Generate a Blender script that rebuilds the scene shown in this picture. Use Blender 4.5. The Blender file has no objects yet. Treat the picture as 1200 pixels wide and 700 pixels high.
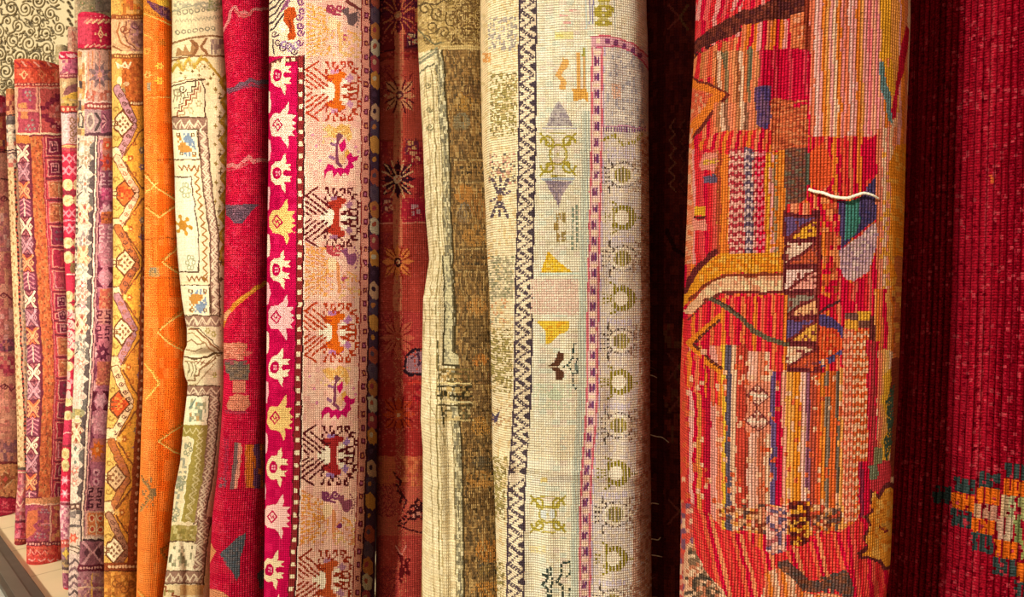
import bpy, math, random
import numpy as np

# ---------------------------------------------------------------- camera model
F = 800.0            # focal length in pixels of the 1200 x 700 frame
CX, CY = 600.0, 350.0
EYE = 1.20           # eye height
rng = np.random.default_rng(7)
scene = bpy.context.scene
COL = scene.collection

def srgb2lin(a):
    a = np.clip(np.asarray(a, dtype=np.float64), 0, 1)
    return np.where(a <= 0.04045, a / 12.92, ((a + 0.055) / 1.055) ** 2.4)

def h(c):
    if isinstance(c, str):
        c = c.lstrip('#')
        return np.array([int(c[i:i + 2], 16) / 255.0 for i in (0, 2, 4)])
    return np.array(c, dtype=float) / 255.0

def smooth_noise(H, W, sy, sx, seed):
    r = np.random.default_rng(seed)
    gh, gw = int(H / sy) + 3, int(W / sx) + 3
    g = r.standard_normal((gh, gw))
    yy = np.linspace(0, gh - 2.001, H); xx = np.linspace(0, gw - 2.001, W)
    y0 = yy.astype(int); x0 = xx.astype(int)
    fy = (yy - y0)[:, None]; fx = (xx - x0)[None, :]
    fy = fy * fy * (3 - 2 * fy); fx = fx * fx * (3 - 2 * fx)
    a = g[y0][:, x0]; b = g[y0][:, x0 + 1]; c = g[y0 + 1][:, x0]; d = g[y0 + 1][:, x0 + 1]
    return (a * (1 - fx) + b * fx) * (1 - fy) + (c * (1 - fx) + d * fx) * fy

# ---------------------------------------------------------------- knot canvas
class Knots:
    """Grid of carpet knots; every cell is one face of the carpet mesh."""
    def __init__(s, X, Y, seed):
        s.X0, s.Y = X, Y
        s.X = X.copy()
        s.H, s.W = X.shape
        s.C = np.zeros((s.H, s.W, 3))
        s.lo = Y.min(axis=1); s.hi = Y.max(axis=1)
        s.r = np.random.default_rng(seed)
        s.clip = None; s.vd = False
        s.cm = (np.arange(s.W) % 3 != 2)[None, :]
        s.wob(0.0)
    def wob(s, a, sc=7):
        n1 = smooth_noise(s.H, s.W, sc, sc, 11); n2 = smooth_noise(s.H, s.W, sc, sc, 12)
        s.X = s.X0 + a * n1; s.Yw = s.Y + a * n2; s.base = s.X.copy()
    def warp(s, pts=None):
        if pts is None: s.X = s.base.copy()
        else:
            ys, ds = zip(*pts)
            s.X = s.base - np.interp(s.Yw, ys, ds)
    def rows(s, y0, y1):
        a = int(np.searchsorted(s.hi, y0 - 3)); b = int(np.searchsorted(s.lo, y1 + 3))
        return slice(max(a, 0), max(b, 0))
    def put(s, sl, m, c, p=1.0):
        if s.vd: m = m & s.cm
        if p < 1.0: m = m & (s.r.random(m.shape) < p)
        if s.clip is not None: m = m & s.clip[sl]
        s.C[sl][m] = h(c)
    def fill(s, c): s.C[:] = h(c)
    def rect(s, x0, y0, x1, y1, c, p=1.0):
        sl = s.rows(y0, y1); X, Y = s.X[sl], s.Yw[sl]
        s.put(sl, (X >= x0) & (X < x1) & (Y >= y0) & (Y < y1), c, p)
    def pmask(s, sl, pts):
        X, Y = s.X[sl], s.Yw[sl]
        m = np.zeros(X.shape, bool); n = len(pts)
        for i in range(n):
            xa, ya = pts[i]; xb, yb = pts[(i + 1) % n]
            if ya == yb: continue
            m ^= ((ya > Y) != (yb > Y)) & (X < (xb - xa) * (Y - ya) / (yb - ya) + xa)
        return m
    def poly(s, pts, c, p=1.0):
        ys = [q[1] for q in pts]; sl = s.rows(min(ys), max(ys))
        s.put(sl, s.pmask(sl, pts), c, p)
    def line(s, pts, w, c, dash=None, p=1.0):
        acc = 0.0
        for (xa, ya), (xb, yb) in zip(pts[:-1], pts[1:]):
            L = math.hypot(xb - xa, yb - ya)
            if L < 1e-6: continue
            sl = s.rows(min(ya, yb) - w, max(ya, yb) + w); X, Y = s.X[sl], s.Yw[sl]
            t = ((X - xa) * (xb - xa) + (Y - ya) * (yb - ya)) / (L * L)
            tc = np.clip(t, 0, 1)
            m = np.hypot(X - xa - tc * (xb - xa), Y - ya - tc * (yb - ya)) <= w / 2
            if dash: m &= ((acc + tc * L) % (dash[0] + dash[1])) < dash[0]
            s.put(sl, m, c, p); acc += L
    def ell(s, cx, cy, rx, ry, c, w=None, p=1.0):
        sl = s.rows(cy - ry, cy + ry)
        d = np.hypot((s.X[sl] - cx) / rx, (s.Yw[sl] - cy) / ry)
        m = d <= 1
        if w: m &= d >= 1 - w / min(rx, ry)
        s.put(sl, m, c, p)
    def dia(s, cx, cy, rx, ry, c, w=None, p=1.0):
        sl = s.rows(cy - ry, cy + ry)
        d = np.abs(s.X[sl] - cx) / rx + np.abs(s.Yw[sl] - cy) / ry
        m = d <= 1
        if w: m &= d >= 1 - w / min(rx, ry)
        s.put(sl, m, c, p)
    def bmp(s, x0, y0, x1, y1, art, pal):
        rows_ = art.split('/') if isinstance(art, str) else art
        Hh, Ww = len(rows_), max(len(r) for r in rows_)
        sl = s.rows(y0, y1); X, Y = s.X[sl], s.Yw[sl]
        i = np.floor((Y - y0) / (y1 - y0) * Hh).astype(int); j = np.floor((X - x0) / (x1 - x0) * Ww).astype(int)
        ok = (i >= 0) & (i < Hh) & (j >= 0) & (j < Ww)
        idx = np.zeros((Hh, Ww), int)
        keys = list(pal.keys())
        for a, r in enumerate(rows_):
            for b, ch in enumerate(r):
                if ch in pal: idx[a, b] = keys.index(ch) + 1
        v = np.where(ok, idx[np.clip(i, 0, Hh - 1), np.clip(j, 0, Ww - 1)], 0)
        for k, ch in enumerate(keys): s.put(sl, v == k + 1, pal[ch])
    def zz(s, xa, ya, xb, yb, n, amp, w, c, dash=None):
        L = math.hypot(xb - xa, yb - ya); nx, ny = -(yb - ya) / L, (xb - xa) / L
        pts = []
        for k in range(2 * n + 1):
            t = k / (2 * n); sg = amp if k % 2 else -amp
            pts.append((xa + (xb - xa) * t + nx * sg, ya + (yb - ya) * t + ny * sg))
        s.line(pts, w, c, dash)
    def dots(s, xa, ya, xb, yb, n, rx, ry, c, sh='r'):
        for k in range(n):
            t = (k + .5) / n; x = xa + (xb - xa) * t; y = ya + (yb - ya) * t
            if sh == 'r': s.rect(x - rx, y - ry, x + rx, y + ry, c)
            elif sh == 'd': s.dia(x, y, rx, ry, c)
            else: s.ell(x, y, rx, ry, c)
    def busy(s, x0, y0, x1, y1, pal, sx, sy, p=1.0, mirror=None, pts=None):
        """patchwork of small motif cells drawn from a palette (None leaves the ground)"""
        sl = s.rows(y0, y1); X, Y = s.X[sl], s.Yw[sl]
        m = (X >= x0) & (X < x1) & (Y >= y0) & (Y < y1)
        if pts is not None: m &= s.pmask(sl, pts)
        XX = np.abs(X - mirror) if mirror is not None else X - x0
        nx = int((x1 - x0) / sx) + 2; ny = int((y1 - y0) / sy) + 2
        g = s.r.integers(0, len(pal), (ny, nx))
        i = np.clip(((Y - y0) / sy).astype(int), 0, ny - 1); j = np.clip((XX / sx).astype(int), 0, nx - 1)
        v = g[i, j]
        for k, c in enumerate(pal):
            if c is not None: s.put(sl, m & (v == k), c, p)
    def curl(s, cx, cy, r, w, c, a0=0.0, turns=1.2, flip=1):
        n = 14; pts = []
        for k in range(n + 1):
            t = k / n; a = a0 + flip * t * turns * 2 * math.pi; rr = r * (1 - .75 * t)
            pts.append((cx + rr * math.cos(a), cy + rr * math.sin(a)))
        s.line(pts, w, c)
    def star(s, cx, cy, rx, ry, c, n=8, inner=.45, rot=0.0):
        pts = []
        for k in range(2 * n):
            a = rot + math.pi * k / n; q = 1 if k % 2 == 0 else inner
            pts.append((cx + rx * q * math.cos(a), cy + ry * q * math.sin(a)))
        s.poly(pts, c)
    def tint(s, x0, y0, x1, y1, c, f):
        sl = s.rows(y0, y1); X, Y = s.X[sl], s.Yw[sl]
        m = (X >= x0) & (X < x1) & (Y >= y0) & (Y < y1)
        s.C[sl][m] = s.C[sl][m] * (1 - f) + h(c) * f

# ---------------------------------------------------------------- materials
def wool_material(name, ku, kv, bump, crev, dist, wu=1.0, wv=1.0):
    m = bpy.data.materials.new(name); m.use_nodes = True
    nt = m.node_tree; N = nt.nodes; L = nt.links
    bs = N['Principled BSDF']
    bs.inputs['Roughness'].default_value = .95
    bs.inputs['Specular IOR Level'].default_value = .0
    ca = N.new('ShaderNodeAttribute'); ca.attribute_name = 'wool'
    ka = N.new('ShaderNodeAttribute'); ka.attribute_name = 'knot'
    sp = N.new('ShaderNodeSeparateXYZ'); L.new(ka.outputs['Vector'], sp.inputs[0])
    def mth(op, a, b=None):
        n = N.new('ShaderNodeMath'); n.operation = op
        for i, v in enumerate((a, b)):
            if v is None: continue
            if isinstance(v, (int, float)): n.inputs[i].default_value = v
            else: L.new(v, n.inputs[i])
        return n.outputs[0]
    def ridge(o, per):
        return mth('POWER', mth('ABSOLUTE', mth('SINE', mth('MULTIPLY', o, math.pi / per))), .6)
    ru = ridge(sp.outputs[0], ku); rv = ridge(sp.outputs[1], kv)
    hgt = mth('MULTIPLY', mth('ADD', mth('MULTIPLY', ru, wu), 1 - wu), mth('ADD', mth('MULTIPLY', rv, wv), 1 - wv))
    nz = N.new('ShaderNodeTexNoise'); nz.inputs['Scale'].default_value = .9; nz.inputs['Detail'].default_value = 3
    L.new(ka.outputs['Vector'], nz.inputs['Vector'])
    hh = mth('ADD', hgt, mth('MULTIPLY', nz.outputs[0], .8))
    bp = N.new('ShaderNodeBump'); bp.inputs['Strength'].default_value = bump; bp.inputs['Distance'].default_value = dist
    L.new(hh, bp.inputs['Height']); L.new(bp.outputs[0], bs.inputs['Normal'])
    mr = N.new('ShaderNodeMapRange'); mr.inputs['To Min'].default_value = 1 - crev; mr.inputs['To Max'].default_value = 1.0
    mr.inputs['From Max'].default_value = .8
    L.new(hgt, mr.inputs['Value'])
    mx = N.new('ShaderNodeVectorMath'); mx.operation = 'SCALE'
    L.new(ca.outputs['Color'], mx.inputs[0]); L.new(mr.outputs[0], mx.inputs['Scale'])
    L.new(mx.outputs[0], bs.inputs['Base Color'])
    return m

def simple_mat(name, c, rough=.8, noise=0.0, scale=20, metal=0.0, bump=0.0):
    m = bpy.data.materials.new(name); m.use_nodes = True
    nt = m.node_tree; bs = nt.nodes['Principled BSDF']
    bs.inputs['Roughness'].default_value = rough; bs.inputs['Metallic'].default_value = metal
    lin = srgb2lin(h(c))
    nz = nt.nodes.new('ShaderNodeTexNoise'); nz.inputs['Scale'].default_value = scale; nz.inputs['Detail'].default_value = 5
    tc = nt.nodes.new('ShaderNodeTexCoord'); nt.links.new(tc.outputs['Object'], nz.inputs['Vector'])
    rp = nt.nodes.new('ShaderNodeValToRGB')
    rp.color_ramp.elements[0].position = .3; rp.color_ramp.elements[1].position = .7
    rp.color_ramp.elements[0].color = (*(lin * (1 - noise)), 1); rp.color_ramp.elements[1].color = (*np.clip(lin * (1 + noise), 0, 1), 1)
    nt.links.new(nz.outputs[0], rp.inputs[0]); nt.links.new(rp.outputs[0], bs.inputs['Base Color'])
    if bump:
        b = nt.nodes.new('ShaderNodeBump'); b.inputs['Strength'].default_value = bump; b.inputs['Distance'].default_value = .01
        nt.links.new(nz.outputs[0], b.inputs['Height']); nt.links.new(b.outputs[0], bs.inputs['Normal'])
    return m

# ---------------------------------------------------------------- mesh helpers
def grid_mesh(name, P, mat, face_col=None, knot=None, smooth=True, cap=None):
    H, W = P.shape[:2]
    verts = P.reshape(-1, 3)
    idx = np.arange(H * W).reshape(H, W)
    q = np.stack([idx[:-1, :-1], idx[:-1, 1:], idx[1:, 1:], idx[1:, :-1]], axis=-1).reshape(-1, 4)
    loops = q.reshape(-1); starts = np.arange(0, len(loops), 4); nf = len(starts)
    cols = face_col.reshape(-1, 3) if face_col is not None else None
    nv = len(verts)
    if cap is not None:                      # close the two ends with fans
        ev, el, ec = [], [], []
        for r, cc in ((0, cap), (H - 1, cap)):
            c0 = nv + len(ev); ev.append(P[r].mean(axis=0))
            for j in range(W - 1):
                a, b = idx[r, j], idx[r, j + 1]
                el += ([b, a, c0] if r == 0 else [a, b, c0]); ec.append(cc)
        verts = np.vstack([verts, ev])
        starts = np.concatenate([starts, len(loops) + np.arange(0, len(el), 3)])
        loops = np.concatenate([loops, el])
        if cols is not None: cols = np.vstack([cols, ec])
    me = bpy.data.meshes.new(name)
    me.vertices.add(len(verts)); me.vertices.foreach_set('co', verts.astype(np.float32).ravel())
    me.loops.add(len(loops)); me.loops.foreach_set('vertex_index', loops.astype(np.int32))
    me.polygons.add(len(starts)); me.polygons.foreach_set('loop_start', starts.astype(np.int32))
    me.polygons.foreach_set('use_smooth', np.full(len(starts), smooth))
    me.update(calc_edges=True)
    if cols is not None:
        at = me.attributes.new('wool', 'FLOAT_COLOR', 'FACE')
        c4 = np.ones((len(starts), 4), np.float32); c4[:, :3] = cols
        at.data.foreach_set('color', c4.ravel())
    if knot is not None:
        at = me.attributes.new('knot', 'FLOAT_VECTOR', 'POINT')
        k3 = np.zeros((len(verts), 3), np.float32); k3[:H * W] = knot.reshape(-1, 3)
        at.data.foreach_set('vector', k3.ravel())
    me.materials.append(mat)
    me.validate()
    o = bpy.data.objects.new(name, me); COL.objects.link(o)
    return o

def tube(name, pts, rad, mat, parent=None, seg=8, sub=6):
    pts = np.array(pts, float); n = len(pts)
    t = np.linspace(0, n - 1, (n - 1) * sub + 1)
    def cr(i0, u):
        p = [pts[np.clip(i0 + k, 0, n - 1)] for k in (-1, 0, 1, 2)]
        return .5 * ((2 * p[1]) + (-p[0] + p[2]) * u + (2 * p[0] - 5 * p[1] + 4 * p[2] - p[3]) * u * u + (-p[0] + 3 * p[1] - 3 * p[2] + p[3]) * u ** 3)
    c = np.array([cr(min(int(a), n - 2), a - min(int(a), n - 2)) for a in t])
    tg = np.gradient(c, axis=0); tg /= np.linalg.norm(tg, axis=1)[:, None]
    rings = []
    for k in range(len(c)):
        ref = np.array([0, 1, 0.]) if abs(tg[k][1]) < .9 else np.array([1, 0, 0.])
        u = np.cross(tg[k], ref); u /= np.linalg.norm(u); v = np.cross(tg[k], u)
        r = rad * (1 - .5 * (k / len(c)) ** 4) * (1 + .15 * math.sin(k * 2.3))
        a = np.linspace(0, 2 * math.pi, seg + 1)
        rings.append(c[k] + r * (np.cos(a)[:, None] * u + np.sin(a)[:, None] * v))
    o = grid_mesh(name, np.array(rings), mat, cap=np.zeros(3))
    if parent is not None: o.parent = parent
    return o

def tag(o, label=None, cat=None, group=None, kind=None):
    if label: o['label'] = label
    if cat: o['category'] = cat
    if group: o['group'] = group
    if kind: o['kind'] = kind
    return o

def at_depth(px, py, d):
    return np.array([(px - CX) / F * d, d, EYE - (py - CY) / F * d])

def on_floor(px, py):
    return at_depth(px, py, F * EYE / (py - CY))

RUGS = {}
def rug(name, label, edges, dF, b, paint, pitch=(1.0, 1.0), ztop=2.45, n=2.2, per=(2, 2), bump=.5, crev=.25, seed=1,
        fold=None, ripple=.004, zbot=0.0, wob=.5, noise=.10, gain=1.0, fleck=0.0, warm=0.0, sat=1.0, wt=(1.0, 1.0), cap='#7a4030', dist=.004, colnoise=.05):
    ys, xl, xr = [np.array(v, float) for v in zip(*edges)]
    d = dF + b
    ph = pitch[1] * dF / F
    H = max(int(round((ztop - zbot) / ph)), 8)
    z = np.linspace(ztop, zbot, H + 1)
    V = CY + (EYE - z) * F / dF
    ye = CY + (EYE - z) * F / d
    L0 = np.interp(ye, ys, xl); R0 = np.interp(ye, ys, xr)
    # arc-length parametrised super-ellipse, front half
    th = np.linspace(0, math.pi, 2001)
    am = np.median(R0 - L0) / 2 / F * d
    xi = -np.sign(np.cos(th)) * np.abs(np.cos(th)) ** (2 / n); et = np.abs(np.sin(th)) ** (2 / n)
    s = np.concatenate([[0], np.cumsum(np.hypot(np.diff(xi) * am, np.diff(et) * b))])
    W = max(int(round(s[-1] / (pitch[0] * dF / F))), 8)
    q = np.interp(np.linspace(0, s[-1], W + 1), s, th)
    xi = -np.sign(np.cos(q)) * np.abs(np.cos(q)) ** (2 / n); et = np.abs(np.sin(q)) ** (2 / n)
    rip = smooth_noise(H + 1, W + 1, 160 / pitch[1], 26 / pitch[0], seed + 5) * ripple
    rip += smooth_noise(H + 1, W + 1, 30 / pitch[1], 18 / pitch[0], seed + 6) * ripple * .35
    c = (L0 + R0) / 2; hw = (R0 - L0) / 2
    for it in range(4):
        phi = np.arctan((c - CX) / F)
        a = hw / F * d * np.cos(phi)
        tx, ty = np.cos(phi), -np.sin(phi); rx, ry = np.sin(phi), np.cos(phi)
        Cx = (c - CX) / F * d; Cy = np.full_like(Cx, d)
        bb = b * et[None, :] + rip * (et[None, :] ** .5)
        if fold is not None:
            pxg = c[:, None] + hw[:, None] * xi[None, :]
            bb = bb + fold(pxg, np.repeat(V[:, None], W + 1, 1)) * et[None, :]
        PX = Cx[:, None] + a[:, None] * xi[None, :] * tx[:, None] - bb * rx[:, None]
        PY = Cy[:, None] + a[:, None] * xi[None, :] * ty[:, None] - bb * ry[:, None]
        px = CX + PX / PY * F
        mn, mx = px.min(axis=1), px.max(axis=1)
        k = np.ones(9) / 9
        e1 = np.convolve(np.pad((L0 + R0) / 2 - (mn + mx) / 2, 4, 'edge'), k, 'valid'); e2 = np.convolve(np.pad((R0 - L0) / (mx - mn), 4, 'edge'), k, 'valid')
        c = c + e1; hw = hw * e2
    PZ = np.repeat(z[:, None], W + 1, 1)
    py = CY + (EYE - PZ) / PY * F
    Xc = (px[:-1, :-1] + px[1:, 1:]) / 2; Yc = (py[:-1, :-1] + py[1:, 1:]) / 2
    cv = Knots(Xc, Yc, seed); cv.wob(wob)
    paint(cv)
    col = cv.C
    r = np.random.default_rng(seed + 100)
    f = 1 + noise * r.standard_normal((H, W)) + noise * .5 * r.standard_normal((H, 1)) + colnoise * r.standard_normal((1, W)) + .05 * smooth_noise(H, W, 60, 30, seed + 9)
    if fleck:
        g = r.standard_normal((H // 2 + 2, W // 2 + 2))
        f += fleck * np.repeat(np.repeat(g, 2, 0), 2, 1)[:H, :W]
    if warm:
        col = col * (1 - warm) + h('#cc8c74') * warm
        col[..., 2] = np.minimum(col[..., 2], .38 * col[..., 0] + .5 * col[..., 1])
    if sat != 1.0:
        gy = col.mean(axis=2, keepdims=True); col = np.clip(gy + (col - gy) * sat, 0, 1)
    # knots are tied over ku x kv cells: keep their tone together
    col = np.clip(srgb2lin(col) * np.clip(f, .4, 1.7)[:, :, None] * gain, 0, .95)
    # back half mirrors the front half
    Cx0 = (c - CX) / F * d
    phi = np.arctan((c - CX) / F)
    bbk = b * et[None, ::-1]
    a = hw / F * d * np.cos(phi)
    xb = xi[::-1]
    BX = Cx0[:, None] + a[:, None] * xb[None, :] * np.cos(phi)[:, None] + bbk * np.sin(phi)[:, None]
    BY = d - a[:, None] * xb[None, :] * np.sin(phi)[:, None] + bbk * np.cos(phi)[:, None]
    FP = np.stack([PX, PY, PZ], -1); BP = np.stack([BX, BY, PZ], -1)
    P = np.concatenate([FP, BP[:, 1:]], axis=1)
    colf = np.concatenate([col, col[:, ::-1]], axis=1)
    kk = np.zeros(P.shape); kk[..., 0] = np.arange(P.shape[1])[None, :]; kk[..., 1] = np.arange(P.shape[0])[:, None]
    mat = wool_material('wool_' + str(len(RUGS)), per[0], per[1], bump, crev, dist, *wt)
    # seat the object's origin on the floor under the carpet
    org = np.array([P[..., 0].mean(), P[..., 1].mean(), zbot])
    o = grid_mesh(name, P - org, mat, colf, kk, cap=srgb2lin(h(cap)))
    o.location = org
    tag(o, label, 'carpet')
    RUGS[len(RUGS)] = o
    o['_'] = 0; del o['_']
    return o
# ================================================================ patterns, far end of the row
def paint_a(p):
    p.fill('#c87464')
    p.busy(-60, 90, 40, 640, ['#d48a74', '#b85c58', '#cc7c68', '#b05054', None, '#cf8468'], 5, 9)
    p.rect(-60, 90, 40, 134, '#c01f3c'); p.busy(-60, 108, 40, 132, [None, '#d8647a', '#a81436', '#d03a50'], 3, 6)
    p.rect(-60, 132, 40, 136, '#7d2a2a')
    p.rect(-60, 136, 40, 178, '#c8583c'); p.busy(-60, 136, 40, 178, ['#d88a58', '#a83a38', None, '#6a3040'], 3, 7)
    for y in (176, 178.5, 210): p.line([(-60, y), (40, y)], 1.4, '#4d2028')
    for y in (232, 345, 452): 
        p.line([(-5, y + 5), (5, y - 2), (14, y + 6), (24, y - 4)], 2, '#6d2530')
        p.curl(4, y + 1, 4, 1.3, '#6d2530')
    p.busy(-60, 250, 40, 300, ['#d49a8c', '#c4746c', None, '#a85c60'], 4, 5)
    p.rect(-60, 362, 40, 395, '#c9786a'); p.busy(-60, 362, 40, 400, [None, None, '#b55a58', '#d8928a'], 5, 6)
    p.busy(-60, 398, 40, 412, ['#8c3a5a', '#c06a60', '#6d3a50'], 3, 4)
    p.busy(-60, 418, 40, 440, [None, '#a02a42', '#bc4a50'], 4, 5)
    p.busy(-60, 480, 40, 515, ['#c07a62', '#b8685a', '#cc8a70'], 6, 4)
    p.busy(-60, 515, 40, 542, ['#a06058', '#b86c5c', '#84505a', '#c08068'], 4, 4)
    p.rect(-60, 541, 40, 544, '#6a2628')
    p.rect(-60, 544, 40, 583, '#d08858')
    for x in (-16, 6, 28):
        p.dia(x, 562, 10, 10, '#e0b080'); p.dia(x, 562, 8, 8, '#8a4a2c'); p.dia(x, 562, 3.5, 3.5, '#c0443c')
    p.busy(-60, 546, 40, 583, [None, None, None, '#a8583c'], 3, 4)
    p.rect(-60, 582, 40, 640, '#b01c3c'); p.rect(-60, 582, 40, 584, '#6a1a28')
    for x in (-12, 6, 22): p.star(x, 592, 6, 6, '#e0566a', 6, .5); p.ell(x, 592, 1.6, 1.6, '#b01c3c')
    p.rect(-60, 599, 40, 601, '#e0566a'); p.rect(-60, 604, 40, 640, '#7c1428')

def paint_b(p):
    p.fill('#b09a80')
    p.rect(-10, 90, 60, 136, '#bc6446'); p.busy(-10, 112, 60, 134, [None, '#d08862', '#9a3a38', '#7a3030'], 3, 6)
    p.rect(-10, 100, 60, 110, '#a8683a')
    p.busy(-10, 136, 60, 200, ['#9a9088', '#c8a890', '#746a78', '#b85a50', '#d8c4a4', '#4e4658'], 3, 5, mirror=13)
    for y in (155, 180): p.line([(6, y - 8), (13, y), (20, y - 8)], 2, '#e4ccb0'); p.line([(6, y + 8), (13, y), (20, y + 8)], 2, '#e4ccb0')
    for y in (134, 176, 179): p.rect(-10, y, 60, y + 1.5, '#3e2830')
    p.warp([(200, 0), (250, 2), (300, 3.5), (350, 5.5), (400, 7), (450, 9), (500, 12), (560, 12.5)])
    p.rect(-10, 196, 60, 560, '#a08a78')
    p.rect(-10, 196, 16.5, 560, '#d8b484'); p.dots(12.5, 196, 12.5, 556, 30, 1.4, 2.2, '#a87a4c', 'e')
    p.dots(9.5, 196, 9.5, 556, 60, 1, 1.2, '#8a6a40')
    p.rect(16.5, 196, 18.6, 560, '#2e2224'); p.dots(17.6, 196, 17.6, 560, 66, 1, 1.4, '#c04838')
    p.rect(18.6, 196, 21, 560, '#d0a888')
    p.busy(21, 196, 60, 560, ['#b8a088', '#8a7a80', '#d8c0a0', '#9a6a5c', '#c8a070'], 2, 2.4)
    p.busy(24, 420, 60, 560, ['#d8b878', '#c89868', '#e0c890', '#a88060'], 2.4, 3)
    p.warp([(548, 0), (640, -6)])
    p.rect(-10, 548, 60, 660, '#b04a50')
    p.rect(-10, 548, 60, 551, '#4c4038'); p.rect(-10, 553, 60, 555, '#c8b090')
    p.busy(-10, 556, 60, 612, ['#b8626a', '#983a48', '#c07a78', None, '#8a4a58'], 3, 4)
    for y in (575, 588): p.line([(22, y), (26, y + 6), (30, y)], 1.5, '#e0a890')
    p.rect(-10, 610, 60, 613, '#5c1c2c'); p.busy(-10, 613, 60, 632, ['#b83c52', '#8c2440', '#c8687a'], 3, 3)
    p.rect(-10, 632, 60, 660, '#7a2024'); p.dots(16, 634, 34, 634, 6, 1, 1.2, '#c86a50')

XM = '#.....#/##...##/.##.##./..###../.##.##./##...##/#.....#'
def paint_c(p):
    p.fill('#c4483c')
    # top end band
    p.rect(0, 50, 110, 101, '#d0452f'); p.busy(0, 80, 110, 98, [None, None, None, '#c23628', '#dc6044'], 4, 4)
    p.rect(0, 50, 110, 70.5, '#e2694a')
    for k in range(9):
        x = 18 + 7.2 * k; y = 75 + .0 * k
        p.line([(x, y - 2.5), (x + 5.5, y + 2.5)], 2, '#e8a08c' if k % 2 else '#a8202c')
    p.rect(0, 79, 110, 80.6, '#a8302a')
    for x in (28, 49, 66):
        c = '#f0c890' if x == 28 else '#dc7850'
        p.dia(x, 88, 4, 6, c, 1.6); p.dots(x - 7, 88, x + 7, 88, 2, 1.4, 1, c)
    p.rect(0, 97, 110, 101, '#8c2a30'); p.dots(16, 99, 72, 99, 14, 1.2, 1, '#e8a080')
    # upper tiles
    p.rect(0, 102, 110, 160, '#d89078')
    p.rect(0, 103, 42, 128, '#a4404c'); p.rect(0, 131, 45, 155.5, '#a03a4a')
    p.busy(26, 104, 42, 127, [None, None, '#b85058', '#9a3050'], 4, 4)
    p.rect(22, 121, 32, 127, '#c8844c'); p.rect(24, 131, 33, 139, '#c87a48'); p.rect(16, 102, 21, 158, '#c8a080')
    for y, xs in ((108, (30, 35)), (112, (32, 36)), (117, (35,)), (141, (38,)), (147, (33, 38)), (151, (30, 35, 40))):
        for x in xs: p.dia(x, y, 1.8, 2, '#8c86b4'); 
    p.rect(47, 104, 110, 160, '#c04a48')
    p.warp([(102, 0), (160, 2)])
    p.line([(48, 126), (55, 126), (55, 121), (60, 121), (60, 117), (66, 117), (66, 112), (72, 112)], 5, '#7c1c34')
    p.line([(48, 136), (54, 136), (54, 141), (60, 141), (60, 147), (67, 147), (67, 152), (74, 152)], 5, '#7c1c34')
    p.rect(56, 132, 78, 138, '#d06a5c'); p.line([(46, 104), (46, 160)], 1.2, '#e8b090'); p.line([(44.6, 104), (44.6, 160)], 1, '#8a2a34')
    p.busy(58, 118, 76, 150, [None, None, None, None, '#e0887c'], 2, 2.4)
    p.warp()
    # red ground below
    wp = [(155, 0), (200, 2.5), (250, 4.5), (300, 7.5), (350, 10), (400, 14), (450, 15.5), (500, 13), (550, 11.5), (592, 9.5)]
    p.warp(wp)
    p.rect(-40, 157, 110, 592, '#6e2433')
    p.rect(-40, 156, 110, 158, '#f0c8a0')
    p.rect(-40, 158.5, 34, 168, '#c0702e'); p.rect(34, 160, 49.5, 592, '#b8552c')
    p.busy(35, 160, 48.5, 592, [None, None, '#c8683a', '#a04428', '#b06a3a'], 2.4, 4)
    p.dots(42, 164, 42, 590, 50, .8, 1, '#6d3a28'); p.dots(38, 168, 38, 590, 50, .7, .8, '#7d4a28')
    p.rect(32.5, 168, 35, 585, '#5a1a2a'); p.rect(48.3, 162, 51.3, 592, '#941c34'); p.rect(49.5, 162, 50.4, 592, '#d87a70')
    # border of crossed motifs
    pals = [('#ecd0b0', '#66202c'), ('#c08890', '#643444'), ('#e09868', '#6c2434'), ('#c87a84', '#713048')]
    y = 170
    k = 0
    while y < 580:
        c, g = pals[k % 4]; cx, cy = 24.5, y + 10
        p.rect(17, y, 32.5, y + 21, g)
        if k % 4 == 3:
            for yy in (-7, -2, 3, 8): p.line([(18, cy + yy), (24.5, cy + yy - 4), (31, cy + yy)], 1.5, c); 
            p.line([(24.5, cy - 9), (24.5, cy + 9)], 1.3, '#ecc0a8')
        else:
            for sx in (-1, 1):
                p.line([(cx + sx * 6.5, cy - 9.5), (cx + sx * 1, cy - 1), (cx + sx * 1, cy + 1), (cx + sx * 6.5, cy + 9.5)], 2.6, c)
                p.dia(cx + sx * 5.4, cy, 2.6, 4, c); p.dia(cx + sx * 5.4, cy, 1, 1.7, g)
            if k % 4 == 2: p.line([(cx - 5, cy - 9), (cx, cy - 3.5), (cx + 5, cy - 9)], 2.2, '#e86a38'); p.line([(cx - 3, cy + 9.5), (cx, cy + 5), (cx + 3, cy + 9.5)], 1.6, '#e86a38')
            else: p.line([(cx - 3, cy - 9.5), (cx, cy - 6), (cx + 3, cy - 9.5)], 1.5, '#a05a60'); p.line([(cx - 3, cy + 9.5), (cx, cy + 6), (cx + 3, cy + 9.5)], 1.5, '#a05a60')
        p.rect(17, y + 20, 32.5, y + 21.4, '#4e1828')
        y += 21.4; k += 1
    p.rect(14.5, 168, 17.2, 585, '#8a6a78'); p.dots(16, 168, 16, 585, 90, .8, 1.2, '#e0c4b0')
    # right hand tiles
    tiles = [(160, 184, 'd'), (186, 208, 'd'), (211, 233, 'o'), (236, 262, 'o'), (264, 289, 'p'), (291, 315, 'c'), (317, 341, 'r'), (343, 364, 's'), (366, 375, 's'), (378, 392, 's'),
             (394, 418, 'o'), (420, 443, 'o'), (445, 469, 'p'), (470, 492, 'p'), (494, 515, 'c'), (517, 540, 'r'), (542, 562, 's'), (564, 590, 's')]
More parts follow.
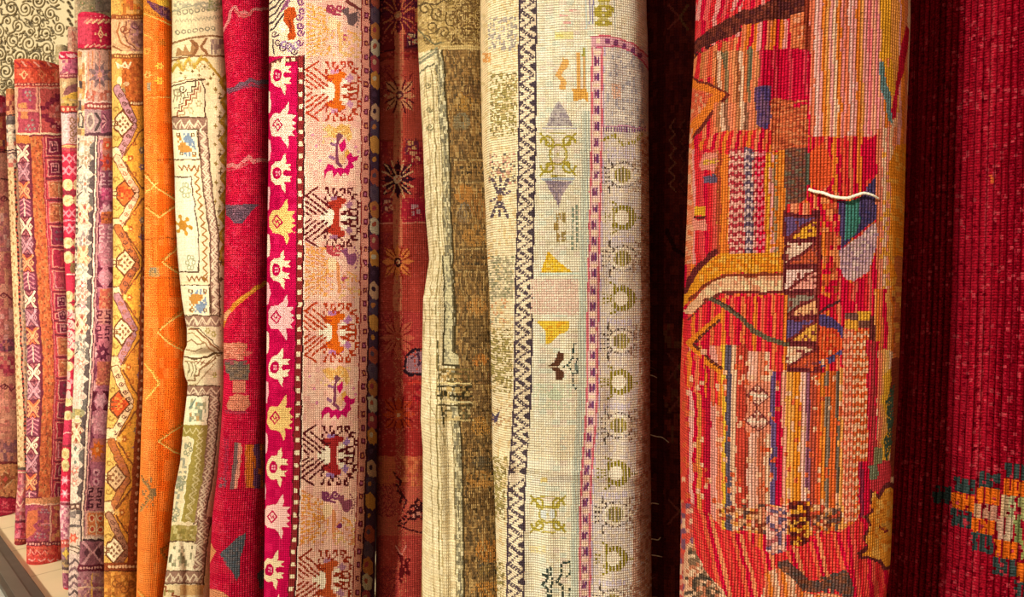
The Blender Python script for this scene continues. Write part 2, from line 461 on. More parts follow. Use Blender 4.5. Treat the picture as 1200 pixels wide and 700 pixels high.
    for a, b_, t in tiles:
        g = {'d': '#7c1c38', 'o': '#c86a44', 'p': '#84243f', 'c': '#b02440', 'r': '#b43448', 's': '#8c1c3c'}[t]
        p.rect(51.3, a, 110, b_, '#c43c48'); p.rect(53, a + 1, 110, b_ - 1, '#e0907c'); p.rect(54.2, a + 2, 110, b_ - 2, g)
        cx, cy = 62, (a + b_) / 2
        if t in 'ds': p.rect(cx - 5, cy - 6, cx + 5, cy + 6, '#d88a88'); p.rect(cx - 3.6, cy - 4.6, cx + 3.6, cy + 4.6, '#5a142e'); p.dots(cx - 3, cy - 2, cx + 3, cy - 2, 2, 1, 1.4, '#d88a88'); p.rect(cx - 1, cy + 1, cx + 2, cy + 3, '#c06070')
        elif t == 'o': p.busy(55, a + 3, 72, b_ - 3, [None, None, '#b85a38', '#d88858', '#a04a34'], 2.5, 2.5); p.line([(57, a + 5), (66, a + 5), (66, b_ - 5)], 1.1, '#e8b080')
        elif t == 'p':
            for yy in (cy - 5, cy + 4): p.dots(58, yy, 68, yy, 2, 1.7, 2, '#6a4a90', 'd')
        elif t == 'c': p.rect(cx + 2, a + 4, cx + 8, b_ - 4, '#d83a4a')
        else: p.line([(56, a + 4), (56, b_ - 4), (64, b_ - 4)], 1.3, '#e08a90'); p.rect(60, cy - 4, 66, cy + 4, '#c84a58')
    # foot
    p.warp()
    p.rect(-40, 583, 110, 591, '#c48054'); p.rect(-40, 583, 50, 584.5, '#6e2433')
    p.rect(-40, 590.5, 110, 592, '#e8b898')
    p.rect(-40, 592, 110, 636, '#9c3c50'); p.busy(-40, 592, 58, 636, [None, '#a84a58', '#8c3450', None, '#b0584c'], 4, 3.5)
    p.poly([(32, 600), (44, 598), (44, 612), (38, 616), (44, 622), (30, 632)], '#c0623c')
    for y, xs in ((597, (50, 54)), (601, (48, 52, 56)), (626, (44, 48, 52)), (630, (42, 47, 52)), (615, (49, 53, 57))):
        for x in xs: p.dia(x, y, 1.7, 1.6, '#9c7ab4')
    p.rect(48, 613, 58, 615, '#d8787c')
    p.rect(58, 592, 60, 636, '#e0a890'); p.rect(60, 592, 110, 636, '#b84c48'); p.busy(61, 594, 74, 636, [None, '#d08a58', '#a03a44', '#c8705c'], 3, 4)
    p.rect(-40, 634.5, 110, 640, '#6c2030'); p.dots(30, 637.5, 74, 637.5, 13, 1, 1.2, '#e0a090')
    p.rect(-40, 640, 110, 700, '#c43a34'); p.busy(-40, 641, 110, 652, [None, '#d25a48', '#b02a2c'], 4, 3)
    for x in (36, 44, 52): p.line([(x - 3, 650), (x, 645), (x + 3, 650)], 1, '#e09080')
    for x in (34, 45, 56, 67): p.line([(x, 656), (x + 3, 658), (x + 7, 655)], 1.6, '#e09a90')
    p.rect(-40, 659.5, 110, 700, '#a82a28')

def leafrow(p, y, c, g):
    for x in (76, 84): p.line([(x - 3, y - 4), (x + 1, y), (x - 3, y + 4)], 2.2, c); p.line([(x + 5, y - 5), (x + 1, y), (x + 5, y + 5)], 1.8, c)

def paint_d(p):
    p.fill('#b8405a')
    p.rect(40, 40, 120, 69, '#bc1c40'); p.rect(40, 40, 120, 61.2, '#e07a84')
    for x in (72, 80, 84, 88): p.line([(x - 2, 64), (x + 3, 67)], 2, '#f0b8b8')
    p.rect(40, 69, 120, 87, '#c0607c'); p.rect(40, 69, 79, 87, '#d8a490'); p.busy(70, 70, 92, 86, [None, '#a83068', '#d87890', None, '#9c4a7c'], 3, 3.5)
    p.rect(40, 86.5, 120, 92, '#8c3444'); p.dots(70, 89, 92, 89, 8, 1, 1.1, '#e0988c')
    p.rect(40, 92, 120, 124, '#c4a070'); p.poly([(73, 111), (77, 104), (84, 99), (91, 97), (91, 108), (80, 112)], '#7c4a4c')
    p.rect(73, 96, 78, 103, '#d8c498'); p.poly([(72, 115), (92, 106), (92, 117), (80, 116), (80, 121)], '#d8a83c'); p.busy(72, 115, 92, 124, [None, '#a8843c', '#6d5a34', '#d0b060'], 3, 3)
    p.rect(40, 124, 120, 132, '#b83c34'); p.dots(72, 128, 92, 128, 4, 1.6, 1.8, '#f0b890', 'e'); p.rect(40, 131, 120, 132.6, '#5c2430')
    p.rect(40, 132.6, 120, 170, '#d8b8bc'); p.rect(79, 134, 92, 168, '#c8a0a0')
    for y in (140, 148, 156, 164): p.curl(85, y, 4.4, 1.4, '#8a6038' if y % 16 else '#b07a34')
    for y in (169, 173, 176): p.rect(40, y, 120, y + 1.6, '#a83a3c'); 
    p.rect(40, 170.6, 120, 173, '#d8a868')
    p.rect(40, 177.5, 120, 720, '#b81c38')
    for y in (186, 200, 250, 268, 392, 405, 428, 448): 
        leafrow(p, y, '#ec8490', 0)
    for a, b_ in ((217, 235), (285, 302), (348, 362), (415, 430), (470, 488)):
        p.rect(40, a + 6, 120, b_ - 6, '#7c2030')
        for y in (a, b_): p.ell(79.5, y, 6.4, 6.6, '#dcc48e'); p.ell(90, y, 4, 6, '#d0b480'); p.ell(80, y, 2.2, 2.6, '#c8ac6c')
    p.rect(40, 258, 120, 260, '#e07a8c'); p.rect(78, 321, 92, 323, '#ecb8ac')
    p.rect(40, 325, 120, 340, '#c42440'); p.rect(82, 308, 92, 320, '#7a5a38')
    for y in (368, 380, 392, 402): p.ell(82, y, 4.4, 5.4, '#e8b0a4'); p.ell(88, y + 3, 3, 4, '#ecc8b8'); p.curl(80, y, 4, 1.2, '#c43a58')
    for y in (440, 452, 463): p.ell(80, y, 3.4, 5, '#eca8a0'); 
    p.rect(40, 492, 120, 521, '#bc2848'); p.line([(66, 512), (78, 507), (90, 510)], 1.2, '#e8a8a0'); p.rect(40, 521, 120, 524, '#7c2030')
    for y in (532, 546): p.ell(77, y, 4.6, 7, '#d4c084'); p.ell(76, y, 2, 3, '#b8a060')
    p.rect(40, 553, 120, 592, '#c01838')
    for y in (563, 579): p.star(76, y, 6, 7, '#f08494', 6, .45); p.ell(76, y, 1.6, 1.8, '#fcd0d0')
    p.rect(40, 588, 120, 640, '#cc8c98'); p.rect(40, 589, 120, 592, '#7c3040')
    p.busy(68, 593, 92, 636, ['#d8a0a4', '#b06078', None, '#98506c', '#e0b8b4'], 2.2, 2.6)
    p.rect(40, 633, 120, 642, '#c04c44'); p.dots(71, 637, 86, 637, 4, 1.3, 1.6, '#f0b0a0', 'e')
    p.rect(40, 642, 120, 658, '#8a6478'); p.star(77, 649, 5, 8, '#d8b448', 4, .5); p.busy(68, 656, 92, 672, ['#6a5848', '#a88a5c', '#8a7078', '#4a3a3c'], 2.5, 3)
    p.rect(40, 668, 120, 672, '#c8a888'); p.rect(40, 672, 120, 690, '#8c4a60'); p.busy(68, 672, 92, 690, [None, '#a86a80', '#6c3450'], 3, 3); p.rect(40, 690, 120, 720, '#c42838')

def paint_e(p):
    p.fill('#c49888')
    # long panel: warp along the fold line
    wl = [(0, 0), (160, 0), (200, -1), (300, -3), (350, -4), (400, -6), (440, -7), (500, -11), (560, -14), (600, -16), (700, -17)]
    p.warp(wl)
    p.rect(60, 57, 101, 760, '#cfb096'); p.busy(60, 60, 100, 158, ['#c89a58', '#d8b890', '#b07848', None, '#e0c8a8', '#8c6a48'], 4, 7)
    p.rect(93, 95, 96, 104, '#403848'); p.rect(92, 118, 95, 130, '#4a4250'); p.rect(92, 132, 98, 150, '#40404c'); p.rect(93.5, 134, 96.5, 148, '#d0b8a0')
    p.rect(99.4, 62, 101, 158, '#ecd8b8')
    # star below the top band
    p.rect(101, 57, 150, 120, '#cc9c88')
    for x in (103, 108, 112, 127, 130): p.rect(x, 60, x + 1.2, 118, '#d88a58' if x != 112 else '#e0bca0')
    p.star(117, 88, 15, 17, '#7c6478', 8, .5, .39); p.star(117, 88, 8, 9, '#b08088', 8, .55); p.ell(117, 88, 3, 3.4, '#dc9a78')
    p.line([(117, 60), (117, 118)], 1.2, '#c87a68')
    p.rect(101, 108, 150, 118, '#c88a78'); p.busy(101, 106, 132, 119, [None, None, '#b8604c', '#d0a898'], 2.4, 3)
    p.rect(99, 120, 150, 128.5, '#8c3838'); p.dots(102, 124.4, 132, 124.4, 8, 1.5, 1.6, '#ecb8a0', 'e'); p.rect(99, 119, 150, 120.5, '#ecc0b0')
    p.rect(99, 128.5, 150, 158, '#a88a8c'); p.rect(118, 129, 150, 158, '#9c5474')
    p.ell(106, 142, 5, 10, '#c8b09c'); p.ell(106, 142, 3, 7, '#84706c'); p.poly([(110, 132), (116, 142), (110, 154), (114, 154), (119, 142), (114, 132)], '#3c3440')
    for k in range(4): p.line([(120, 133 + 3 * k), (126, 142), (120, 152 - 3 * k)], 1.2, '#e0a0a0' if k % 2 else '#5c2c4c')
    p.rect(99, 155.5, 150, 159.5, '#4c2c40')
    # left face of flowers and crosses
    p.rect(60, 159, 110.5, 760, '#d2bfaa')
    seq = [('leaf', 172, '#b8946c'), ('star', 186, '#9c8c70'), ('star', 216, '#80808c'), ('x', 251, '#98443c'), ('star', 282, '#8c7c98'), ('x2', 300, '#c07a50'), ('leaf', 316, '#8c94a0'), ('fl', 335, '#a8584c'), ('star', 348, '#a08070'),
           ('fl', 358, '#a87080'), ('x', 380, '#8c3c30'), ('star', 404, '#7c7c80'), ('fl', 426, '#c88068'), ('bl', 448, ''), ('fl', 462, '#c8b0a0'), ('lf', 488, '#a89a58'), ('x', 508, '#8c3c28'), ('x3', 534, '#5c6888'), ('fl', 552, '#d8705c'), ('fl', 566, '#d88874'), ('bl', 580, '')]
    for t, y, c in seq:
        cx = 101
        if t == 'star': p.star(cx, y, 8.5, 12, c, 6, .5, .3); p.star(cx, y, 4.4, 7, '#dccab4', 6, .5); p.ell(cx, y, 1.6, 2.4, '#a86a50'); p.line([(92, y + 13), (97, y + 9)], 1.5, '#3c3840'); p.line([(110, y + 13), (105, y + 9)], 1.5, '#3c3840')
        elif t[0] == 'x':
            g = {'x': '#e8cfa8', 'x2': '#e0c090', 'x3': '#e4d4bc'}[t]
            p.rect(93, y - 12, 109, y + 12, '#b08a6c' if t != 'x3' else '#cdbba8')
            for sx in (-1, 1): p.poly([(cx - 8 * sx, y - 12), (cx - 1, y), (cx - 8 * sx, y + 12), (cx - 4 * sx, y + 12), (cx + 3 * sx, y), (cx - 4 * sx, y - 12)], g); p.dia(cx + sx * 5, y, 3, 6.5, g); p.dia(cx + sx * 5, y, 1.6, 4, c)
            p.dia(cx, y - 8, 2, 3.5, c); p.dia(cx, y + 8, 2, 3.5, c)
        elif t == 'leaf': p.busy(93, y - 7, 109, y + 7, [None, c, '#e4d2bc', None, '#c8a080'], 3, 3)
        elif t == 'lf': p.busy(93, y - 9, 109, y + 9, ['#c8c08c', c, '#d8c8b0', '#98986c'], 3, 4, mirror=cx)
        elif t == 'fl': p.star(cx, y, 6, 7, c, 5, .4, .5); p.ell(cx, y, 2, 2, '#f0dcc4'); p.busy(93, y - 8, 109, y + 8, [None, None, None, None, '#a89080'], 2, 2)
        else: p.rect(93, y - 9, 109, y + 9, '#d8c6b0')
    for k in range(28):
        y = 165 + 20 * k
        p.poly([(110.8, y), (105.5, y + 5), (106.5, y + 9), (105, y + 14), (110.8, y + 19)], '#4a4448' if k % 3 else '#5c5c66')
        p.rect(91, y + 3, 93.5, y + 9, '#7a6a60')
    p.rect(89, 159, 91, 600, '#e8d0b4'); p.dots(92, 160, 92, 590, 70, .8, 1.5, '#38303a')
    p.rect(90, 590, 111, 598, '#5a4038'); p.dots(92, 594, 110, 594, 3, 1.8, 1.4, '#d8b8a0')
    p.busy(90, 599, 111, 618, ['#cdbba8', '#cdbba8', '#4e4850', '#d8c8b4', '#7a7078'], 4, 4, mirror=101)
    p.rect(90, 618, 111, 640, '#d0baa4'); p.star(102, 631, 7, 7, '#d85840', 6, .5); p.ell(102, 631, 2, 2, '#e8a080')
    p.line([(90, 636), (111, 645)], 1.6, '#5c4838'); p.line([(90, 641), (111, 650)], 1.2, '#5c4838'); p.rect(90, 650, 111, 760, '#c8b0a4')
    for k in range(6): p.line([(92, 655 + 9 * k), (98, 662 + 9 * k), (104, 656 + 9 * k), (111, 664 + 9 * k)], 2.6, '#6a5064' if k % 2 else '#57484c'); 
    # guard stripes
    p.rect(110.5, 159, 112, 690, '#3c2c34'); p.rect(112, 159, 114, 690, '#ecd0b4'); p.rect(114, 159, 115.2, 690, '#4c2c38'); p.rect(115.2, 159, 117, 650, '#c88c88')
    # right panel
    p.rect(117, 162, 150, 640, '#a85c70'); p.rect(117, 162, 150, 163.5, '#ecd0b4'); p.rect(117, 165, 118.2, 640, '#5c2440')
    for k in range(24):
        y = 166 + 20 * k; p.poly([(118, y), (122, y + 7), (118, y + 14)], '#6c2c48' if k % 2 else '#d8a0a0')
    def cell(y, g, c, c2, t, hgt=14):
        p.rect(120.5, y - hgt, 150, y + hgt, g)
        cx = 126.5 + 0
        if t == 'o':
            for yy in (-6, 6): p.ell(cx, y + yy, 4, 4.6, c); p.ell(cx, y + yy, 1.8, 2.2, c2)
        elif t == 's': p.star(cx, y, 9, 12, c, 8, .55, .2); p.ell(cx, y, 2, 3, c2)
        elif t == 't':
            for sx in (-1, 1):
                for sy in (-1, 1): p.poly([(cx + sx * 9, y + sy * 1), (cx + sx * 9, y + sy * 12), (cx + sx * 2, y + sy * 12)], c)
            p.star(cx, y, 8, 11, c2, 6, .6)
        elif t == 'h':
            for sx in (-1, 1):
                for sy in (-1, 1): p.line([(cx + sx * 2, y + sy * 2), (cx + sx * 7, y + sy * 2), (cx + sx * 7, y + sy * 7), (cx + sx * 3, y + sy * 7), (cx + sx * 3, y + sy * 11), (cx + sx * 8, y + sy * 11)], 1.8, c)
        elif t == 'g': p.busy(120.5, y - hgt, 140, y + hgt, [None, None, c, c2], 2.2, 2.4, mirror=cx)
    for a in ((176, '#c8684c', '#d84c2c', '#ecc080', 'o'), (190, '#b87060', '#c8402c', '#8c4058', 's'), (214, '#7c3c5c', '#c090a0', '#4c1c3c', 'h'), (234, '#b8406c', '#c8587c', '#d87a98', 'g'), (248, '#a0506c', '#6c2848', '#d8a0a8', 't'), (262, '#b85838', '#d06c28', '#8c3c2c', 'g'),
              (276, '#b06878', '#e0a8a8', '#8c4458', 'h'), (298, '#c07884', '#d09098', '#b86878', 'g'), (325, '#c87888', '#5c1c34', '#d8909c', 't'), (352, '#c85c48', '#dc8c64', '#b04438', 'g'), (376, '#cc8478', '#54182c', '#dca094', 'h'), (394, '#c8707c', '#541c38', '#c0607c', 'h'), (414, '#bc6474', '#5c1c40', '#d88090', 's'),
              (438, '#b85c48', '#d08458', '#a04840', 'g'), (470, '#b46478', '#54182c', '#dc9cac', 't'), (495, '#c8808c', '#d898a0', '#bc7080', 'g'), (528, '#c0685c', '#d8641c', '#e89858', 's'), (559, '#b86884', '#e0a0b8', '#803058', 'o'), (584, '#b47078', '#401828', '#d8a8b0', 'h')): cell(*a)
    p.rect(117, 599, 150, 629, '#e0a890'); p.rect(119, 601, 150, 627, '#d87844')
    for yy in (608, 621):
        for xx in (124, 134): p.ell(xx, yy, 3.6, 4.2, '#f0c898'); p.ell(xx, yy, 2.2, 2.8, '#c8402c')
    p.rect(126.5 + 2, 602, 130, 627, '#f0d0a8')
    p.rect(113, 629, 150, 632, '#e8ccb8'); p.rect(113, 632, 150, 635, '#3c2830')
    p.rect(110, 635, 150, 662, '#8c5474'); p.line([(114, 636), (124, 648), (114, 661)], 3, '#d8a0b4'); p.line([(136, 636), (127, 648), (136, 661)], 3, '#d8a0b4'); p.dia(132, 648, 4, 7, '#4a2848'); p.dia(118, 648, 3, 6, '#5a3454')
    p.rect(108, 662, 150, 670, '#5c1c30'); p.dots(110, 666, 136, 666, 8, 1.2, 1.4, '#e0a8a0', 'e')
    p.rect(108, 670, 150, 760, '#a47080'); p.busy(108, 672, 140, 720, [None, None, '#8c5070', '#c09080', '#b88ca0'], 3.5, 4); p.rect(124, 672, 125.5, 720, '#d8a848'); p.rect(108, 688, 150, 689.5, '#d8b898')
    # crimson end band
    p.warp()
    p.rect(60, 0, 150, 57.5, '#b8143a'); p.rect(60, 0, 150, 16.5, '#cc2446')
    p.dots(104, 19, 130, 19, 5, .7, .7, '#e8a0a0')
    for k in range(5): p.line([(102 + 7 * k, 27), (107 + 7 * k, 23)], 2.4, '#e8c490'); p.line([(99 + 7 * k, 26), (103 + 7 * k, 22.5)], 1.6, '#d87868')
    p.dia(118, 40, 4, 6.5, '#ecc08c', 1.7); p.ell(118, 40, 1, 1, '#ecc08c')
    for dx, dy in ((-6, 0), (6, 0), (0, -8), (0, 8)): p.ell(118 + dx, 40 + dy, 1.3, 1.4, '#ecc08c')
    p.tint(60, 20, 108, 52, '#e08080', .3)
    for k in range(6): p.line([(99 + 6.5 * k, 55), (104 + 6.5 * k, 52.6)], 1.8, '#e09a84')
    p.rect(60, 56.5, 150, 58.5, '#6c3a2c')

def paint_f1(p):
    p.fill('#b0a074'); p.busy(40, 40, 110, 700, [None, '#9c9468', '#c8b890', '#bcae84'], 3, 3)
def paint_f2(p):
    p.fill('#c09078'); p.busy(60, 20, 120, 700, [None, '#b07868', '#cca890', '#a88070', None, '#d0b090'], 3, 3)
    p.rect(84, 36, 90, 700, '#b8745c'); p.busy(84, 36, 90, 700, [None, '#a85c50', '#c88c70'], 2, 3); p.rect(60, 20, 120, 34, '#b4886c')
def paint_f3(p):
    p.fill('#b8a680'); p.busy(70, -40, 150, 700, [None, '#a89870', '#c8b690', '#b09c7c', '#9c9474', None], 3, 3)
    for x, y in ((97, 4), (108, 10), (116, 3), (103, -8)): p.ell(x, y, 3.4, 3, '#8c9060'); p.ell(x, y, 1.5, 1.4, '#c89a7c')
    p.line([(88, 26), (96, 19), (110, 14), (130, 12)], 1.5, '#94604c'); p.tint(112, -40, 150, 14, '#8c7a80', .5)

# ---------------------------------------------------------------- amber carpet
def paint_g(p):
    p.fill('#c8862f')
    wl = [(0, 0), (200, .5), (300, 1), (400, 0), (450, -3), (500, -6), (600, -9), (700, -10)]
    p.warp(wl)
    L = 132
    p.rect(100, -60, 200, 18, '#d8862c'); p.busy(100, -60, 200, 16, [None, '#e8a848', '#c8602c', '#e0b060', '#b86a28'], 4, 4); p.rect(100, -60, 142, 18, '#dca850')
    p.rect(100, 17, 200, 22.5, '#8c4420'); p.dots(136, 19.8, 168, 19.8, 10, 1, 1, '#d89c58')
    p.rect(100, 22.5, 200, 62, '#d8a878'); p.rect(152, 24, 200, 60, '#a87464'); p.busy(150, 24, 170, 56, [None, '#b8848a', '#8c5c54', '#c09070'], 3, 3)
    for k, c in enumerate(('#9c5a2c', '#e0b890', '#7c4430', '#d8a070')): p.line([(140 + 4 * k, 26), (137 + 4 * k, 38), (142 + 4 * k, 50), (152 + 3 * k, 56), (170, 57 + k)], 1.8, c)
    p.curl(146, 34, 6, 1.6, '#8c4a2c'); p.curl(158, 30, 5, 1.5, '#6c4048')
    p.line([(132, 54), (142, 60)], 2, '#7c4a28'); p.rect(100, 60, 200, 63, '#ecc48c'); p.rect(100, 63, 200, 68.5, '#7c4420'); p.dots(134, 65.8, 168, 65.8, 11, .9, 1.1, '#e0a858')
    p.rect(100, 68.5, 200, 118, '#b0561f'); p.rect(100, 69, 143, 118, '#d09a48'); p.busy(142, 70, 170, 118, [None, None, '#a04a1c', '#c06a28'], 3, 4)
    p.line([(138, 80), (136, 74), (142, 78), (146, 73), (150, 78), (153, 73)], 2, '#f0dcae'); p.line([(138, 80), (141, 77), (150, 80)], 2, '#f0dcae')
    p.ell(140, 96, 3, 6, '#f0d898'); p.ell(148, 99, 3.6, 3.6, '#c8a070'); p.busy(134, 100, 146, 116, [None, '#b08040', '#e8c878', '#8c7a50'], 3, 4)
    p.rect(100, 118, 200, 124, '#803c1c'); p.dots(134, 121, 168, 121, 10, 1.2, 1.5, '#f0c88c', 'e')
    # field
    p.rect(100, 124, 200, 668, '#d8922c')
    tips = [145, 227, 308, 389, 474, 560, 645]
    fills = ['#e8cfa0', '#d05a20', '#e8c890', '#e4cc9c', '#c8481c', '#c8a878', '#ecd8ac']
    bands = ['#a8788a', '#e0b088', '#b4602c', '#9c6c74', '#e8c490', '#a85c28', '#9c6c50']
    bands2 = ['#b07c80', '#e4bc90', '#a8582c', '#a87880', '#ecd09c', '#b06830', '#8c5a40']
    for k, ty in enumerate(tips):
        hp = 41
        tx = 159 if k in (1, 2) else 157
        # ochre triangles at the left
        p.poly([(L - 12, ty - hp), (L + 5, ty - hp), (tx, ty), (L + 5, ty + hp), (L - 12, ty + hp)], '#d6a850')
        p.poly([(L - 12, ty - 5), (L + 4, ty - 5), (L + 4, ty + 5), (L - 12, ty + 5)], '#e8cf90')
        # lower and upper band
        for sgn, bc in ((-1, bands[k]), (1, bands2[k])):
            a = [(L + 5, ty + sgn * hp), (tx - 1, ty + sgn * 3)]
            p.line(a, 10, '#5c3018'); p.line(a, 8, bc)
            for q in (.2, .45, .7, .92):
                x = a[0][0] + (a[1][0] - a[0][0]) * q; y = a[0][1] + (a[1][1] - a[0][1]) * q
                p.curl(x, y, 3, 1.2, '#5c3428' if k % 2 == 0 else '#a05a3c')
        # central lozenge
        p.poly([(tx, ty), (tx - 14, ty - 17), (tx - 24, ty - 6), (tx - 24, ty + 6), (tx - 14, ty + 17)], '#5c3018')
        p.poly([(tx - 2, ty), (tx - 14, ty - 14), (tx - 22, ty - 5), (tx - 22, ty + 5), (tx - 14, ty + 14)], fills[k])
        if k in (1, 4):
            p.busy(tx - 21, ty - 8, tx - 6, ty + 8, [None, '#e08838', None, '#a83414'], 3, 3)
        else:
            for a_ in range(3):
                for b_ in range(3):
                    p.dia(tx - 13.5 + 3.4 * (a_ - b_), ty + 3.6 * (a_ + b_ - 2), 1.9, 2.2, '#7c5030')
        for yy in (-2.4, 2.4): p.line([(L - 3, ty + yy), (L + 9, ty + yy)], 1.4, '#6c4020')
        for sgn in (-1, 1): p.curl(L + 3, ty + sgn * 16, 4, 1.8, '#94702c', 0, .8, sgn)
        # half lozenge of gold at the right
        vy = ty + 41
        p.poly([(L + 9, vy), (166, vy - 36), (180, vy - 36), (180, vy + 36), (166, vy + 36)], '#6c3a1c')
        p.poly([(L + 12, vy), (166, vy - 33), (180, vy - 33), (180, vy + 33), (166, vy + 33)], '#d6882a' if k % 2 else '#d8962c')
        for dx, dy, c in ((10, 0, '#a8521c'), (4, 0, '#e8b458'), (24, -10, '#7c6450'), (24, 10, '#7c5870'), (27, 0, '#9c7c50')): p.star(L + 10 + dx, vy + dy, 4.4, 5, c, 6, .6); p.ell(L + 10 + dx, vy + dy, 1.2, 1.4, '#ecc070')
        for dx, dy in ((20, -18), (20, 18), (32, -22), (32, 22)): p.ell(L + 10 + dx - 5, vy + dy, 2.6, 3, '#a8541c', 1.2)
        p.poly([(L - 12, vy - 13), (L + 6, vy - 13), (L + 11, vy), (L + 6, vy + 13), (L - 12, vy + 13)], '#e8d09c' if k % 2 == 0 else '#e4c48c')
        p.rect(L - 12, vy - 1, L + 9, vy + 1, '#7c5428'); p.rect(L - 12, vy - 13.6, L + 7, vy - 12, '#6c4420'); p.rect(L - 12, vy + 12, L + 7, vy + 13.6, '#6c4420')
    # right guard stripe
    p.warp([(0, 0), (200, 0), (300, -1), (350, -2.5), (400, -3.5), (450, -5), (500, -7), (600, -11.5), (700, -12)])
    p.rect(166.6, 262, 168, 668, '#541c10')
    p.poly([(168.5, 262), (171, 330), (176, 420), (176, 700), (160, 700), (167, 470), (168, 400)], '#8c3a1a')
    p.rect(167, 330, 180, 668, '#8c3a1a')
    p.dots(170.8, 300, 170.8, 664, 36, 1.7, 2.2, '#e8a878', 'e'); p.rect(173.5, 300, 175, 668, '#5c2010')
    p.warp(wl)
    p.rect(100, 660, 200, 668.5, '#7c3416'); p.dots(136, 664.4, 176, 664.4, 10, 1.7, 1.8, '#f0c490', 'e'); p.rect(100, 668.5, 200, 670, '#4c2010')
    p.rect(100, 670, 200, 800, '#c47c2c'); p.busy(100, 670, 200, 790, [None, '#a86424', '#d8963c', '#94581c', None], 4, 4)
    for k in range(4): p.curl(146 + 9 * k, 684 + 6 * (k % 2), 6, 1.6, '#84481c')

# ---------------------------------------------------------------- orange carpet
def paint_h(p):
    p.fill('#f0681c')
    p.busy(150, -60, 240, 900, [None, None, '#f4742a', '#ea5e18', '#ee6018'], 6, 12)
    p.tint(150, -60, 184, 900, '#f4a050', .3); p.tint(150, -60, 176, 900, '#f0a860', .25)  # left side painted paler, standing in for the light on it
    p.rect(150, -60, 240, 20, '#e08a34'); p.poly([(172, 0), (200, 12), (200, 24), (190, 20), (176, 8)], '#7c4458'); p.busy(172, 0, 200, 24, [None, '#94584c', '#64384c'], 2, 3, pts=[(174, 2), (200, 10), (200, 24), (190, 20), (176, 8)])
    p.poly([(182, 0), (196, 0), (198, 8), (186, 6)], '#e8b040')
    p.line([(166, 10), (180, 16), (205, 28)], 2, '#b86a28', (3, 1)); p.line([(166, 15), (180, 20), (205, 32)], 1.6, '#e8b458')
    p.line([(166, 34), (182, 42), (194, 52)], 1.6, '#c47428', (2, 1)); p.line([(166, 39), (180, 46)], 1.5, '#e8a84c')
    for x, y, c in ((187, 77, '#ecb448'), (187, 95, '#ecb040'), (172, 60, '#e8a84c'), (173, 88, '#e0a858'), (190, 50, '#c86a20')):
        p.star(x, y, 6, 5, c, 6, .55); p.ell(x, y, 1.5, 1.5, '#c8702c')
    p.rect(172, 97, 177, 107, '#a88c68'); p.line([(170, 113), (205, 113)], 1.2, '#c05a1c', (3, 1)); p.line([(172, 115), (200, 114)], 1, '#e8a050')
    p.line([(184, 188), (202, 186)], 1.8, '#8c3c18', (2, 1.5))
    D = (2.4, 1.3)
    def chev(pts, c1='#b4641c', c2='#e8b25a'):
        p.line([(x, y + 3.2) for x, y in pts], 1.8, c2); p.line(pts, 2, c1, D)
    chev([(170, 202), (184, 217), (206, 231)]); p.line([(171, 226), (180, 218), (184, 214)], 2, '#e8b25a'); p.line([(172, 208), (182, 218)], 2, '#ecbc6c')
    chev([(171, 240), (187, 252), (207, 238)]); p.line([(160, 280), (210, 279)], 1.6, '#a8501c', (4, 1)); p.line([(160, 246), (186, 258)], 1, '#c86a24')
    chev([(208, 288), (190, 304), (200, 312), (212, 320)]); p.rect(178, 280, 180, 326, '#c8601c'); p.rect(174, 314, 187, 324, '#b08450'); p.busy(174, 314, 187, 324, [None, '#8c7c60', '#c88c4c'], 2, 2); p.line([(165, 326), (214, 326)], 1.4, '#b8561c', (3, 1))
    chev([(216, 362), (199, 374), (185, 387), (197, 399), (214, 408)])
    chev([(170, 424), (187, 446), (170, 466)], '#d88c34', '#ecb858')
    chev([(217, 494), (200, 504), (186, 515), (199, 524), (214, 531)])
    chev([(166, 558), (179, 577), (164, 597)], '#846038', '#b88448'); p.rect(177, 573, 183, 582, '#8c6844'); p.busy(166, 560, 180, 596, [None, None, None, None, '#9c7448'], 2, 3)
    chev([(198, 636), (189, 645), (197, 655)], '#9c4c18', '#c8782c'); p.rect(187, 642, 191, 649, '#a0521c')
    chev([(162, 690), (170, 700), (160, 712)], '#c8782c', '#e8a850')

